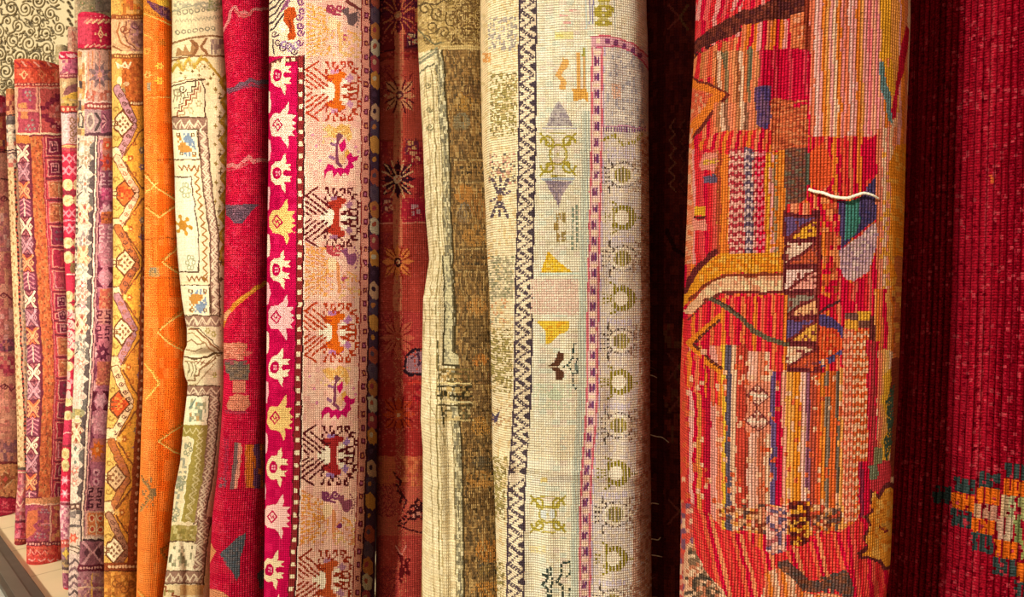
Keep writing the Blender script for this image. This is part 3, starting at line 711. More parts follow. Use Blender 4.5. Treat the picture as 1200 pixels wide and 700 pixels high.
# ---------------------------------------------------------------- cream carpet with stepped medallions
def paint_i(p):
    p.fill('#e4cfa2')
    wl = [(0, 0), (130, 0), (160, 1), (200, 4), (230, 7), (262, 12), (275, 14), (300, 14), (350, 15), (405, 17), (470, 16), (520, 12), (560, 8), (600, 0), (640, -6), (700, -12)]
    BR, DB, OL, GR, ST = '#8c6440', '#5c4230', '#a8904a', '#9a9478', '#94705c'
    # top registers
    p.line([(195, 16), (215, 9), (235, 5), (262, 3)], 2, GR); p.line([(195, 20), (215, 12), (235, 8), (262, 6)], 1, '#b8a884')
    for k in range(7): p.ell(210 + 7 * k, 14 - .9 * k + 1, 3, 3, '#8c8468', 1.4); p.ell(208 + 7 * k, 38 - .8 * k, 3, 3, '#8c8468', 1.4)
    for k in range(14): p.line([(205 + 4 * k, 27 - .4 * k), (207 + 4 * k, 23 - .4 * k), (209 + 4 * k, 27 - .4 * k)], 1, '#a89c7c')
    p.busy(204, 2, 260, 10, [None, None, '#b8ac8c', '#a49c80'], 3, 2)
    p.busy(244, 0, 260, 12, [None, '#8c8c5c', '#a8a070', None], 2, 2)
    p.line([(195, 54), (210, 48), (225, 44), (245, 42), (266, 44)], 2.2, BR); p.line([(195, 73), (210, 69), (225, 66), (245, 65), (266, 66)], 2.4, BR); p.line([(200, 68), (215, 66), (228, 64)], 1, DB)
    p.poly([(206, 66), (208, 56), (214, 60), (217, 52), (222, 62), (226, 46), (232, 56), (226, 64)], '#a87c50')
    p.poly([(225, 64), (232, 54), (226, 46), (240, 44), (234, 54), (240, 64)], '#dfbf90'); p.poly([(226, 46), (222, 47), (229, 56), (224, 65), (228, 65), (233, 55)], '#8c5c38'); p.poly([(240, 45), (234, 54), (241, 64), (245, 64), (238, 54), (244, 45)], '#8c5c38')
    p.busy(247, 46, 264, 63, ['#9c8070', '#b89c80', '#e4cfa2', '#8c7468'], 2, 6)
    # golden zig-zag guard with dark fleurons
    p.warp([(0, 0), (80, 0), (130, 1), (160, 0), (200, 1), (230, 1), (262, -1), (300, -3), (400, -6), (440, -4), (520, -8), (600, -16), (700, -25)])
    p.rect(244, 70, 290, 112, '#e8d4a0')
    p.line([(202, 84), (208, 74), (214, 82), (221, 70), (228, 80), (234, 70), (241, 69), (249, 80), (256, 88), (262, 96)], 3.4, '#b08a34')
    p.line([(202, 80), (208, 71), (214, 78), (221, 67), (228, 76), (236, 66)], 2.0, '#c4a64c')
    for x, y in ((212, 86), (226, 84), (240, 78), (217, 91), (233, 88), (250, 88), (246, 92), (257, 96), (243, 99), (252, 106)): p.star(x, y, 2.6, 3.2, '#7c5c2c', 4, .4)
    p.busy(206, 72, 246, 84, [None, None, '#a89058', None, '#c8b078'], 2, 2)
    p.zz(262, 86, 262, 310, 10, 4, 3.4, '#b48e30'); p.zz(265.5, 86, 265.5, 310, 10, 4, 2, '#ccac50')
    y = 104; k = 0
    while y < 330:
        p.star(252 + 5 * (k % 2), y, 3, 3.8, '#6c5430' if k % 2 else '#8c7034', 4, .4); p.star(257.6, y + 6, 2.4, 3, '#94783c', 4, .4); y += 11; k += 1
    for yy in list(range(308, 420, 20)): p.star(262.5, yy, 3, 4, '#6c5030', 4, .4)
    p.warp(wl)
    # field corner above first medallion, stepped line
    p.rect(170, 92, 241, 137, '#e2cfa4')
    p.line([(195, 103), (215, 97), (240, 93)], 1.8, DB); p.line([(195, 99), (218, 93.5), (240, 92)], 1, BR); p.line([(236, 92), (240, 104), (240.6, 137)], 1.4, DB)
    st = [(202, 137), (208, 137), (208, 130), (213, 130), (213, 124), (218, 124), (218, 118), (223, 118), (223, 111), (228, 111), (228, 104), (232, 104), (232, 97)]
    p.line(st, 1.8, '#8c4c30'); p.line([(x + 2.6, y + 4) for x, y in st], 1.6, '#a8845c'); p.line([(x - 3, y - 3) for x, y in st[2:]], 1.3, DB)
    for k in range(4): p.line([(203 + 4 * k, 106), (205 + 4 * k, 112), (203 + 4 * k, 119)], 1.2, '#8c7c60'); 
    p.curl(208, 108, 6, 1.5, '#8c7c5c'); p.curl(214, 104, 5, 1.2, DB)
    for x, y in ((233, 121), (224, 130)): p.star(x, y, 4, 5, '#a89868', 6, .6); p.ell(x, y, 1.8, 2, '#e2cfa4')
    # border of hooked zig-zags frames the panels
    def border(x0, y0, x1, y1, horiz=False):
        p.rect(x0, y0, x1, y1, ST)
        if horiz:
            n = max(int((x1 - x0) / 9), 1)
            p.zz(x0, (y0 + y1) / 2, x1, (y0 + y1) / 2, n, (y1 - y0) * .3, 1.5, '#e0c8a4')
            for k in range(n): p.line([(x0 + 9 * k + 2, y1 - 2), (x0 + 9 * k + 4.5, y0 + 6), (x0 + 9 * k + 7, y1 - 2)], 1, '#dcc4a4')
        else:
            n = max(int((y1 - y0) / 15), 1); cx = (x0 + x1) / 2; stp = (y1 - y0) / n
            for k in range(n):
                y = y0 + stp * k
                p.line([(x0 + 1.5, y), (x1 - 1.5, y + stp / 2), (x0 + 1.5, y + stp)], 1.7, '#e6d0ac')
                p.line([(x0 + 1, y + 4), (cx + 1, y + stp / 2), (x0 + 1, y + stp - 4)], 1.1, '#d8c0a0')
                p.line([(x1 - 1, y + stp / 2 + 4), (cx, y + stp), (x1 - 1, y + stp * 1.5 - 4)], 1.3, '#e0c8a8')
        if not horiz: p.rect(x0 - 1.2, y0, x0, y1, DB); p.rect(x1, y0, x1 + 1.2, y1, DB)
        else: p.rect(x0, y0 - 1.2, x1, y0, DB); p.rect(x0, y1, x1, y1 + 1.2, DB)
    border(232.5, 138, 242, 372); border(190, 138, 242, 152, True)
    p.zz(237, 145, 237, 365, 15, 3.2, 1.8, '#e6d0ac')
    border(190, 370, 242, 383, True)
    # first square
    def sq(y0, flip=False, faded=False):
        p.rect(190, y0, 231, y0 + 35, '#ecdcb4'); p.rect(230, y0, 231.2, y0 + 35, DB); p.rect(190, y0 + 34.5, 231, y0 + 36, DB); p.rect(190, y0 - 1, 231, y0, DB)
        art = ['.o.b.bb.b.', 'oo..bbbb..', '.o.bbbbbb.', 'o.o.bbbbbb', '.oooo.bb.b', 'ooooooo.bb', 'oooooooo.b', '.ooooooo..', '.b.bb.b.bo', '....b.b.oo']
        if flip: art = art[::-1]
        pal = {'o': '#b8803c', 'b': '#78889a'} if not faded else {'o': '#c0a878', 'b': '#a49c84'}
        p.bmp(206.5, y0 + 4, 227, y0 + 32, art, pal)
        for xx, yy in ((208, 6), (225, 6), (225, 28), (210, 28)): p.rect(xx - 2.4, y0 + yy - 2, xx + 2.4, y0 + yy + 2, '#7c5c38'); p.rect(xx - 1, y0 + yy - 1, xx + 1, y0 + yy + 1, '#ecdcb4')
    sq(152)
    p.rect(190, 189, 231, 330, '#e6d2aa')
    # inner grey panel with daisies and the brown zig-zag
    p.rect(190, 207, 219.5, 318, '#ddd4b4'); p.rect(218.4, 207, 219.8, 318, DB); p.rect(190, 206.5, 219, 208, DB); p.rect(190, 318, 219, 319.6, DB)
    p.zz(206, 197, 230, 197, 4, 3, 1.6, '#8c5c30'); p.zz(226, 200, 226, 330, 13, 2.6, 1.7, '#9c6c30'); p.zz(204, 327, 228, 327, 4, 3, 1.6, '#8c5c30')
    for x, y in ((211, 223), (209, 308)):
        for a in range(6): p.ell(x + 4 * math.cos(a * 1.047), y + 7 * math.sin(a * 1.047), 2.6, 3.2, '#a0a078', 1.2)
    p.star(202, 264, 11, 13, '#c08c34', 6, .32, .3); p.ell(202, 264, 5, 5, '#b87c2c')
    for a in range(6): p.ell(202 + 9 * math.cos(.3 + a * 1.047), 264 + 10 * math.sin(.3 + a * 1.047), 2.4, 2.6, '#b8842c')
    p.rect(190, 334, 231, 335.4, DB); sq(335, True)
    # crumpled register
    p.rect(180, 383, 242, 453, '#e3d2a8')
    st = [(206, 386), (214, 386), (220, 393), (226, 398), (230, 404), (236, 408), (241, 412)]
    p.line(st, 2, '#8c5c38'); p.line([(x - 2, y + 5) for x, y in st], 1.6, '#a88458'); p.line([(x + 3, y - 1) for x, y in st[:-1]], 1.2, DB)
    p.line([(200, 418), (212, 421), (224, 419), (232, 415), (243, 414)], 2.6, '#5a4028'); p.line([(200, 424), (214, 424), (226, 426), (232, 419), (243, 416)], 1.4, '#94704c')
    p.line([(204, 446), (212, 446), (212, 440), (217, 440), (217, 435), (222, 430), (228, 426), (236, 420)], 2, '#8c6440'); p.line([(206, 452), (215, 450), (222, 441), (230, 432), (236, 426)], 1.4, '#a88a60')
    for x, y in ((234, 392), (235, 440), (227, 388)): p.star(x, y, 3.6, 4.6, '#a8984c', 6, .55); p.ell(x, y, 1.2, 1.6, '#e3d2a8')
    for k in range(3): p.line([(203 + 4 * k, 425), (206 + 4 * k, 434), (203 + 4 * k, 441)], 1.4, '#8c7c58'); p.line([(214 + 5 * k, 428), (219 + 4 * k, 422 + k)], 1.2, '#8c5c40')
    p.line([(200, 402), (208, 398), (214, 404), (222, 402)], 1.6, '#947450'); p.line([(202, 410), (212, 412), (220, 408)], 1.6, '#947450')
    # below
    border(190, 453, 242, 464, True); border(229.5, 462, 241, 615); p.zz(235, 465, 235, 612, 10, 3, 1.6, '#e6d0ac')
    p.rect(190, 464, 229, 498, '#ecdfb8'); p.rect(190, 463, 229, 464.2, DB); p.rect(228.6, 464, 229.8, 498, DB)
    p.busy(207, 468, 226, 494, [None, None, None, '#8c9478', '#b8905c', '#a8a078'], 3, 4); p.line([(213, 468), (207, 478)], 1.6, '#708070')
    OLV = '#9c8a44'
    p.rect(190, 498, 229.5, 512, OLV); p.poly([(213, 505), (229.5, 505), (229.5, 612), (213, 612), (214, 590), (210, 560), (214, 530), (216, 516), (208, 512)], OLV)
    p.zz(222, 505, 222, 610, 9, 3.4, 1.5, '#cfc08a'); p.zz(222, 512, 222, 612, 9, 3.4, 1, '#c4b47c'); p.zz(194, 505, 224, 505, 4, 3, 1.2, '#cfc08a')
    p.line([(206, 512), (215, 516), (214, 530), (210.5, 560), (214, 590), (213, 612)], 1.3, '#ecdfb8')
    p.busy(195, 516, 210, 606, [None, None, None, None, '#9c9880', '#b0a88c'], 3, 3)
    for x, y in ((209, 527), (206, 566), (205, 603)):
        for a in range(5): p.ell(x + 3.4 * math.cos(a * 1.257), y + 6 * math.sin(a * 1.257), 2.2, 3, '#8c8c6c', 1.1)
    p.warp([(560, 8), (600, 0), (640, -6), (700, -12)])
    border(234, 606, 248, 690); p.zz(241, 608, 241, 690, 6, 3.6, 1.6, '#e6d0ac')
    p.rect(180, 616, 234, 634, '#a08c4c'); p.busy(206, 617, 234, 633, [None, '#bcac70', None, '#88783c'], 3, 3)
    p.rect(180, 634, 232, 636, DB)
    p.poly([(200, 655), (214, 634), (236, 638), (236, 670), (212, 668), (198, 660)], '#ecdcb4')
    p.busy(206, 640, 232, 664, [None, None, '#a09c78', None, '#b8a888', '#8c8464'], 3, 4); p.rect(206, 650, 209, 659, '#6c6850')
    border(190, 670, 246, 684, True)
    p.rect(180, 686, 250, 760, '#dcc090'); p.line([(196, 688), (206, 688), (206, 693), (214, 693), (214, 699), (222, 699), (222, 706), (230, 706)], 2, '#8c4c30'); p.busy(200, 692, 216, 716, [None, None, '#94804c', None], 3, 3); p.rect(222, 686, 250, 698, '#c89c64')
    p.warp()

# ---------------------------------------------------------------- scarlet carpet
def paint_j(p):
    p.fill('#c81c38')
    p.busy(220, -60, 340, 800, [None, None, '#bc1434', '#d02840', '#c41838'], 7, 12)
    p.busy(220, -60, 340, 800, [None] * 10 + ['#d43450', '#b41030'], 1.6, 2.0)
    PK = '#dc7c78'
    p.line([(258, 40), (266, 28), (272, 10), (276, 8), (280, 18), (286, 14), (292, 17), (298, 11), (318, 10)], 3.6, PK); p.line([(276, 14), (286, 20), (296, 14)], 3, '#d0605c')
    G = '#74505c'
    p.line([(262, 104), (270, 106), (276, 103), (282, 98), (288, 99), (294, 93), (300, 97), (318, 96)], 5, G); p.line([(268, 108), (282, 103), (294, 100), (312, 103)], 4, '#84485a', p=.7)
    p.line([(262, 196), (272, 193), (278, 196), (286, 189), (292, 185), (297, 190), (306, 187), (318, 190)], 4.6, PK, p=.85); p.line([(266, 200), (280, 197), (290, 192)], 3, '#cc5058', p=.8)
    p.rect(220, 198, 340, 210, '#bc1434', p=.4)
    p.poly([(264, 240), (303, 240), (294, 248), (288, 257), (283, 262), (275, 262), (265, 252)], '#6c4c58'); p.busy(264, 240, 303, 262, [None, '#5c4450', None, '#7c5460'], 4, 2, pts=[(264, 240), (303, 240), (294, 248), (283, 262), (275, 262), (265, 252)])
    OR = '#d8822c'
    p.line([(260, 382), (266, 368), (276, 357), (288, 347), (300, 338), (311, 331)], 5.2, OR); p.line([(262, 374), (268, 366)], 5, '#e8a070'); p.line([(276, 356), (288, 346), (300, 337)], 2, '#e89c40')
    SA = '#d0785c'
    p.rect(262, 402, 289, 411, SA); p.rect(262, 409, 286, 421, '#dc7c64'); p.poly([(286, 410), (296, 413), (289, 418)], '#d86458')
    p.busy(262, 402, 289, 421, [None, None, '#e08c70', '#c86850'], 4, 2)
    p.rect(263, 422, 288, 429, '#9c4c50'); p.rect(266, 428, 292, 446, '#7c6454'); p.poly([(288, 428), (294, 436), (290, 443), (286, 446)], '#7c6454'); p.busy(264, 423, 292, 446, [None, '#8c6c54', '#6c5a50'], 5, 2)
    p.poly([(262, 440), (268, 438), (272, 462), (266, 470), (262, 466)], '#d81c40')
    p.rect(273, 447, 288, 461, '#d07860'); p.poly([(270, 466), (278, 461), (290, 465), (294, 474), (288, 481), (268, 481), (266, 474)], SA); p.rect(264, 481, 290, 485, '#a83c4c', p=.7); p.busy(268, 464, 292, 481, [None, '#dc8868', None], 5, 2)
    # striped block
    p.rect(255, 518, 340, 575, '#b0182c', p=.5)
    p.rect(262, 512, 268, 572, '#a03048', p=.5); p.busy(256, 560, 266, 572, [None, '#7c545c'], 2, 2)
    p.poly([(274, 519), (279, 519), (278, 545), (274, 574), (270, 574), (273, 545)], '#7c5c58')
    p.poly([(279, 519), (284, 519), (283, 545), (278, 573), (274, 573), (278, 545)], '#e09078')
    p.poly([(284, 520), (287, 520), (286, 545), (282, 573), (278, 573), (282, 545)], '#cc1834')
    p.rect(287, 521, 290, 572, '#d86848'); p.rect(289, 521, 297.5, 572, '#d8702c'); p.rect(297, 520, 305, 573, '#6c3c58'); p.rect(305, 521, 313, 572, '#a05034'); p.rect(308, 528, 315, 566, '#7c3c48'); p.busy(288, 521, 312, 572, [None, None, '#c8601c', None], 2, 7)
    # slate triangle
    p.poly([(257, 650), (266, 642), (276, 632), (288, 624), (286, 640), (282, 655), (281, 672), (277, 681), (270, 668), (263, 656)], '#5c5c60'); p.busy(256, 624, 288, 681, [None, '#50565c', '#6c6464'], 4, 2, pts=[(257, 650), (266, 642), (276, 632), (288, 624), (282, 655), (277, 681)])
    p.poly([(240, 620), (249, 640), (253, 647), (248, 656), (236, 680)], '#dc8c58'); p.poly([(244, 690), (262, 694), (272, 704), (240, 720)], '#d88c60')
    p.rect(305, 630, 312, 690, '#8c3038', p=.6); p.poly([(302, 672), (312, 664), (312, 690), (304, 690)], '#5c4c48')
    p.rect(256, 495, 262, 600, '#d03c4c', p=.3)
# ---------------------------------------------------------------- pink and crimson tree carpet
def paint_k(p):
    p.fill('#e8b49c')
    wl = [(0, 0), (175, 0), (350, -1.5), (525, -4), (620, -7), (700, -11), (800, -13)]
    p.warp(wl)
    CR = '#c20f48'; CM = '#f0d4ac'; DB = '#6c2a2a'
    # crimson border with rosettes
    p.rect(280, -200, 350, 1100, CR); p.busy(280, -200, 350, 1100, [None, None, '#b60c42', '#cc1850'], 6, 9)
    p.rect(280, -200, 350, 66, '#ecd2ac')
    # upper register: dark tree on cream
    for k in range(7):
        p.line([(316, -12 + 8 * k), (322, -16 + 8 * k), (334, -34 + 8 * k)], 2, '#4a3a40')
    for k in range(4): p.line([(334 - 2 * k, 2 + 4 * k), (344 - 2 * k, -6 + 4 * k)], 1.6, '#8c5070')
    p.poly([(333, 12), (338, 8), (346, 10), (347, 18), (343, 24), (346, 32), (347, 42), (344, 47), (338, 48), (336, 42), (340, 36), (336, 30), (332, 26)], '#b4481c')
    p.ell(331, 31, 4.4, 6.4, '#f4e0c4'); p.line([(339, 24), (340, 36)], 3, '#8c3018')
    for x, y in ((352, 2), (354, 13), (350, 20), (352, 30), (352, 38), (351, 50)): p.curl(x, y, 4.6, 1.8, '#7c4470')
    for x, y in ((322, 40), (326, 50), (331, 56), (337, 53), (344, 60)): p.curl(x, y, 4.4, 1.6, '#5c3c4c')
    for x, y in ((333, 52), (340, 56), (347, 54)): p.ell(x, y, 3.4, 5, '#9c7c9c', 1.5)
    p.line([(320, 46), (321, 64)], 1.4, '#4a3a40')
    # turn of the beaded stripe
    p.poly([(300, 84), (318, 72), (332, 67), (358, 64), (358, 71), (334, 74), (320, 80), (300, 96)], DB)
    for x, y in ((321, 76), (326, 73.5), (331.5, 71.6), (337.5, 70.5), (343.5, 69.6), (349.5, 68.8)): p.rect(x - 1.7, y - 1.8, x + 1.7, y + 1.8, '#e8c89c')
    # rosettes
    def rosette(cy, c, op):
        cx = 326
        if op:   # open star with crimson heart
            up = [(317, 0), (318.5, -9), (323, -13.5), (329, -14), (331, -19), (334.5, -23), (335, -13.5), (333, -10.5), (341.5, -10), (338.5, -6.5), (342, -3), (334, -3.4), (332, 0)]
            p.poly([(x, cy + y) for x, y in up] + [(x, cy - y) for x, y in up[::-1]], c)
            p.ell(325, cy, 5.2, 7.4, '#b80c44'); p.dots(323, cy - 1.5, 328, cy - 1.5, 2, .9, 1.2, '#f0a0a8'); p.dots(323, cy + 2, 328, cy + 2, 2, .9, 1.2, '#f0a0a8')
        else:
            p.poly([(316, cy - 6), (320, cy - 13), (328, cy - 14), (333, cy - 19), (338, cy - 27), (339, cy - 18), (337, cy - 12), (346, cy - 12), (342, cy - 6), (347, cy - 1), (342, cy + 1), (347, cy + 4), (342, cy + 8), (346, cy + 13), (337, cy + 12), (339, cy + 19), (337, cy + 27), (333, cy + 18), (328, cy + 14), (320, cy + 13), (316, cy + 6)], c)
            p.dia(325.5, cy, 6.6, 8.4, '#b80c44'); p.dia(325.5, cy, 4.4, 5.8, c); 
            p.line([(323.5, cy - 2), (325, cy + 1.5), (326.5, cy - 1.5), (328, cy + 2)], 1.2, '#b80c44')
    for cy, c, op in ((88, CM, 1), (146, '#f0ccb4', 0), (203, CM, 1), (260, '#ecc070', 0), (316, '#f0d8b0', 1), (372, '#f0b8b4', 0), (431, '#f2dcb8', 1), (490, '#ecc074', 0), (548, '#ecd0a0', 1), (606, '#f0bcb0', 0), (668, '#ecd0a4', 1), (724, '#f0ccb4', 0)): rosette(cy, c, op)
    for cy in (120, 176, 232, 288, 344, 402, 460, 520, 578, 636): p.poly([(311, cy - 16), (316.5, cy - 12), (318, cy), (316.5, cy + 12), (311, cy + 16)], '#f0b4b4' if cy % 3 else '#f0d8c0')
    # beaded stripe
    p.rect(348.5, 66, 357, 1100, '#8c2c2c'); p.rect(355.5, 66, 357.2, 1100, '#3e1a1a'); p.rect(348, 66, 349.2, 1100, '#5c1c20')
    p.dots(352.2, 74, 352.2, 1090, 70, 2.2, 2.6, '#f0dcb4')
    # main pink panel
    p.rect(357.2, -200, 424, 1100, '#ecb8a0'); p.busy(357.2, -200, 424, 1100, [None, None, None, '#e8ac98', '#eec0a8', '#e4a898'], 5, 7)
    p.rect(357.2, -200, 358.6, 1100, '#f4d4bc')
    T = ['......R...RR..RR..RRR.RRR....', '.....R...R.R..R...R.R.R.R....', '....RR...R.R..R.R...R.RR.....', 'R..RR....R..R..RR..R...R.RRR.', 'RR.R.....RR..**R*RR.....RR...',
         'R.R.R.R...R..****ooo*...RRR..', '.R.R.R.R...R..**ooooo..*...R.', '..R.R.R.R.RRRR.oooooo.***..RR', '.R.R.R.R.RR.RRRoooo..****..R.', 'R.R.R.R.R..oooooooo.ww**...RR',
         '.R.R.R.R....wwoooo.www.RRRR..', 'RR..R.R...wwwwwooo..RRRR...R.', '.R.R.R...wwwwwwooo.RRR.RR..R.', '..RR..wwwwwwwwwooo.wwwRRRRRR.', 'R.RRRRRRwwwwwwwooo.wwwwwwwwR.']
    T = ['.' * 10 + q[10:] for q in T[:11]] + T[11:]; T = [('.' * 8 + q[8:]) for q in T]
    T = T + T[-2::-1]
    def tree(cy, c, acc, hk, core='#f6e2c6'):
        p.bmp(358.6, cy - 35, 422.6, cy + 35, T, {'R': c, 'o': acc, '*': hk, 'w': core})
        for sg in (-1, 1):
            for (x0, y0, x1, y1) in ((359, 26, 384, 6), (359, 19.5, 380, 3.5), (359, 13, 371, 4), (359.5, 6, 365, 2), (368, 27, 388, 11)):
                p.line([(x0, cy + sg * y0), (x1, cy + sg * y1)], 2.5, c, (5, .7))
            p.line([(373, cy + sg * 35), (360, cy + sg * 26)], 2.4, c)
        p.line([(387, cy - 17), (404, cy - 20)], 5, acc); p.line([(387, cy + 16), (402, cy + 20)], 5, acc)
    def faded(cy, c1, c2, dark):
        for k in range(7):
            for sg in (-1, 1): p.line([(360, cy + sg * (2 + 5 * k)), (388 - 1.5 * k, cy + sg * (-3 + 4 * k))], 2.4, c1 if k % 2 else c2, (5, 1))
        p.busy(360, cy - 28, 392, cy + 30, [None, None, None, c1, None, '#f0c0a0'], 2.5, 2.5)
        p.ell(390, cy - 8, 6, 8, '#f0c89c'); p.line([(397, cy - 8), (399, cy + 24)], 4, c2)
        p.curl(388, cy - 26, 6, 3, dark[0]); p.curl(398, cy - 27, 5, 2.4, dark[0]); p.line([(384, cy - 30), (390, cy - 20), (398, cy - 19)], 2.6, dark[0])
        p.poly([(400, cy - 24), (408, cy - 28), (410, cy - 20), (418, cy - 22), (420, cy - 14), (414, cy - 6), (408, cy - 8), (406, cy - 16)], dark[1]); p.line([(416, cy - 28), (422, cy - 18), (418, cy - 4)], 1.8, dark[1], (2, 1.5))
        p.ell(404.5, cy + 9, 3.2, 4.2, dark[2]); p.line([(408, cy), (416, cy + 4), (420, cy + 12)], 1.6, c1); p.busy(398, cy + 2, 423, cy + 32, [None, None, None, c2, '#e0b070'], 2.5, 2.5)
    def bird(cy):
        p.poly([(380, cy - 26), (386, cy - 30), (394, cy - 26), (400, cy - 32), (408, cy - 28), (413, cy - 16), (410, cy - 8), (405, cy - 16), (398, cy - 20), (394, cy - 14), (386, cy - 16)], '#e0a458')
        p.busy(378, cy - 30, 414, cy - 8, [None, None, None, '#ecc080', None], 2.5, 2.5)
        p.line([(397, cy - 18), (395, cy - 4), (395, cy + 14), (400, cy + 19)], 3.4, '#7c3c54'); p.dia(398, cy - 16, 4.6, 4.6, '#7c4854')
        p.poly([(397, cy - 6), (404, cy - 14), (405, cy - 4), (400, cy + 2)], '#c81860'); p.line([(388, cy - 8), (393, cy - 6)], 3, '#94607c'); p.line([(387, cy + 8), (391, cy + 10)], 3.6, '#94607c')
        p.ell(401, cy + 10, 4, 6, '#e0a880'); p.poly([(402, cy + 2), (408, cy - 2), (410, cy + 6), (405, cy + 10)], '#d89c48')
        M = '#c4145c'
        p.poly([(380, cy + 24), (384, cy + 16), (390, cy + 17), (393, cy + 22), (398, cy + 20), (404, cy + 22), (408, cy + 14), (406, cy + 6), (410, cy + 2), (414, cy + 8), (420, cy + 6), (419, cy + 12), (413, cy + 15), (416, cy + 20), (411, cy + 23), (409, cy + 30), (404, cy + 26), (399, cy + 32), (396, cy + 26), (391, cy + 32), (389, cy + 24), (384, cy + 25), (381, cy + 34)], M)
        for x, y in ((417, cy - 4), (420, cy + 2), (371, cy - 4), (366, cy - 18), (375, cy + 12)): p.ell(x, y, 1.8, 1.8, '#d8849c')
    tree(-42, '#5c2434', '#a03c24', '#8c4c74')
    faded(36, '#e89c48', '#e4a868', ('#a03c50', '#6c5454', '#b04468'))
    tree(107, '#b43c24', '#d8641c', '#cc8ca4')
    bird(176)
    tree(255, '#5c1c20', '#a83424', '#a06880')
    faded(318, '#e89c50', '#dc8c58', ('#b4444c', '#8c4c6c', '#b45068'))
    tree(390, '#b43c1c', '#dc6418', '#b874a0')
    bird(460)
    tree(534, '#54181c', '#a02828', '#9870a0')
    faded(607, '#e0903c', '#d88858', ('#7c3858', '#8c4858', '#7c2c5c'))
    tree(680, '#94301c', '#b85028', '#b0788c')
    # right guard with hollow squares
    p.rect(423.5, -200, 434, 1100, '#d88c78'); p.rect(423, -200, 424.4, 1100, '#8c3430'); p.rect(432.6, -200, 434.6, 1100, '#3e1c20')
    p.poly([(405, -2), (420, 8), (424, 10), (424, 13), (418, 11), (404, 3)], '#7c3c38')
    for k in range(56):
        y = 14 + 16.1 * k - 160
        p.rect(426.6, y, 431.4, y + 7, '#6c2430'); p.rect(428.2, y + 1.8, 430.2, y + 5, '#b4607c' if k % 3 else '#c87c50')
    # rolled-away border
    p.rect(434.6, -200, 480, 1100, '#4a2a3c')
    y = -180; cs = ['#b06c3c', '#4a3040', '#b88c6c', '#983c40', '#5a4450', '#c08440', '#3c2430', '#b8a488', '#a04c38', '#503c4c', '#b87838']
    for k in range(60):
        c = cs[(k * 7) % 11]
        p.poly([(434.6, y), (440, y - 3), (446, y + 4), (446, y + 16), (440, y + 20), (434.6, y + 12)], c); p.ell(439, y + 6, 2.4, 3, cs[(k * 5 + 3) % 11]); y += 19

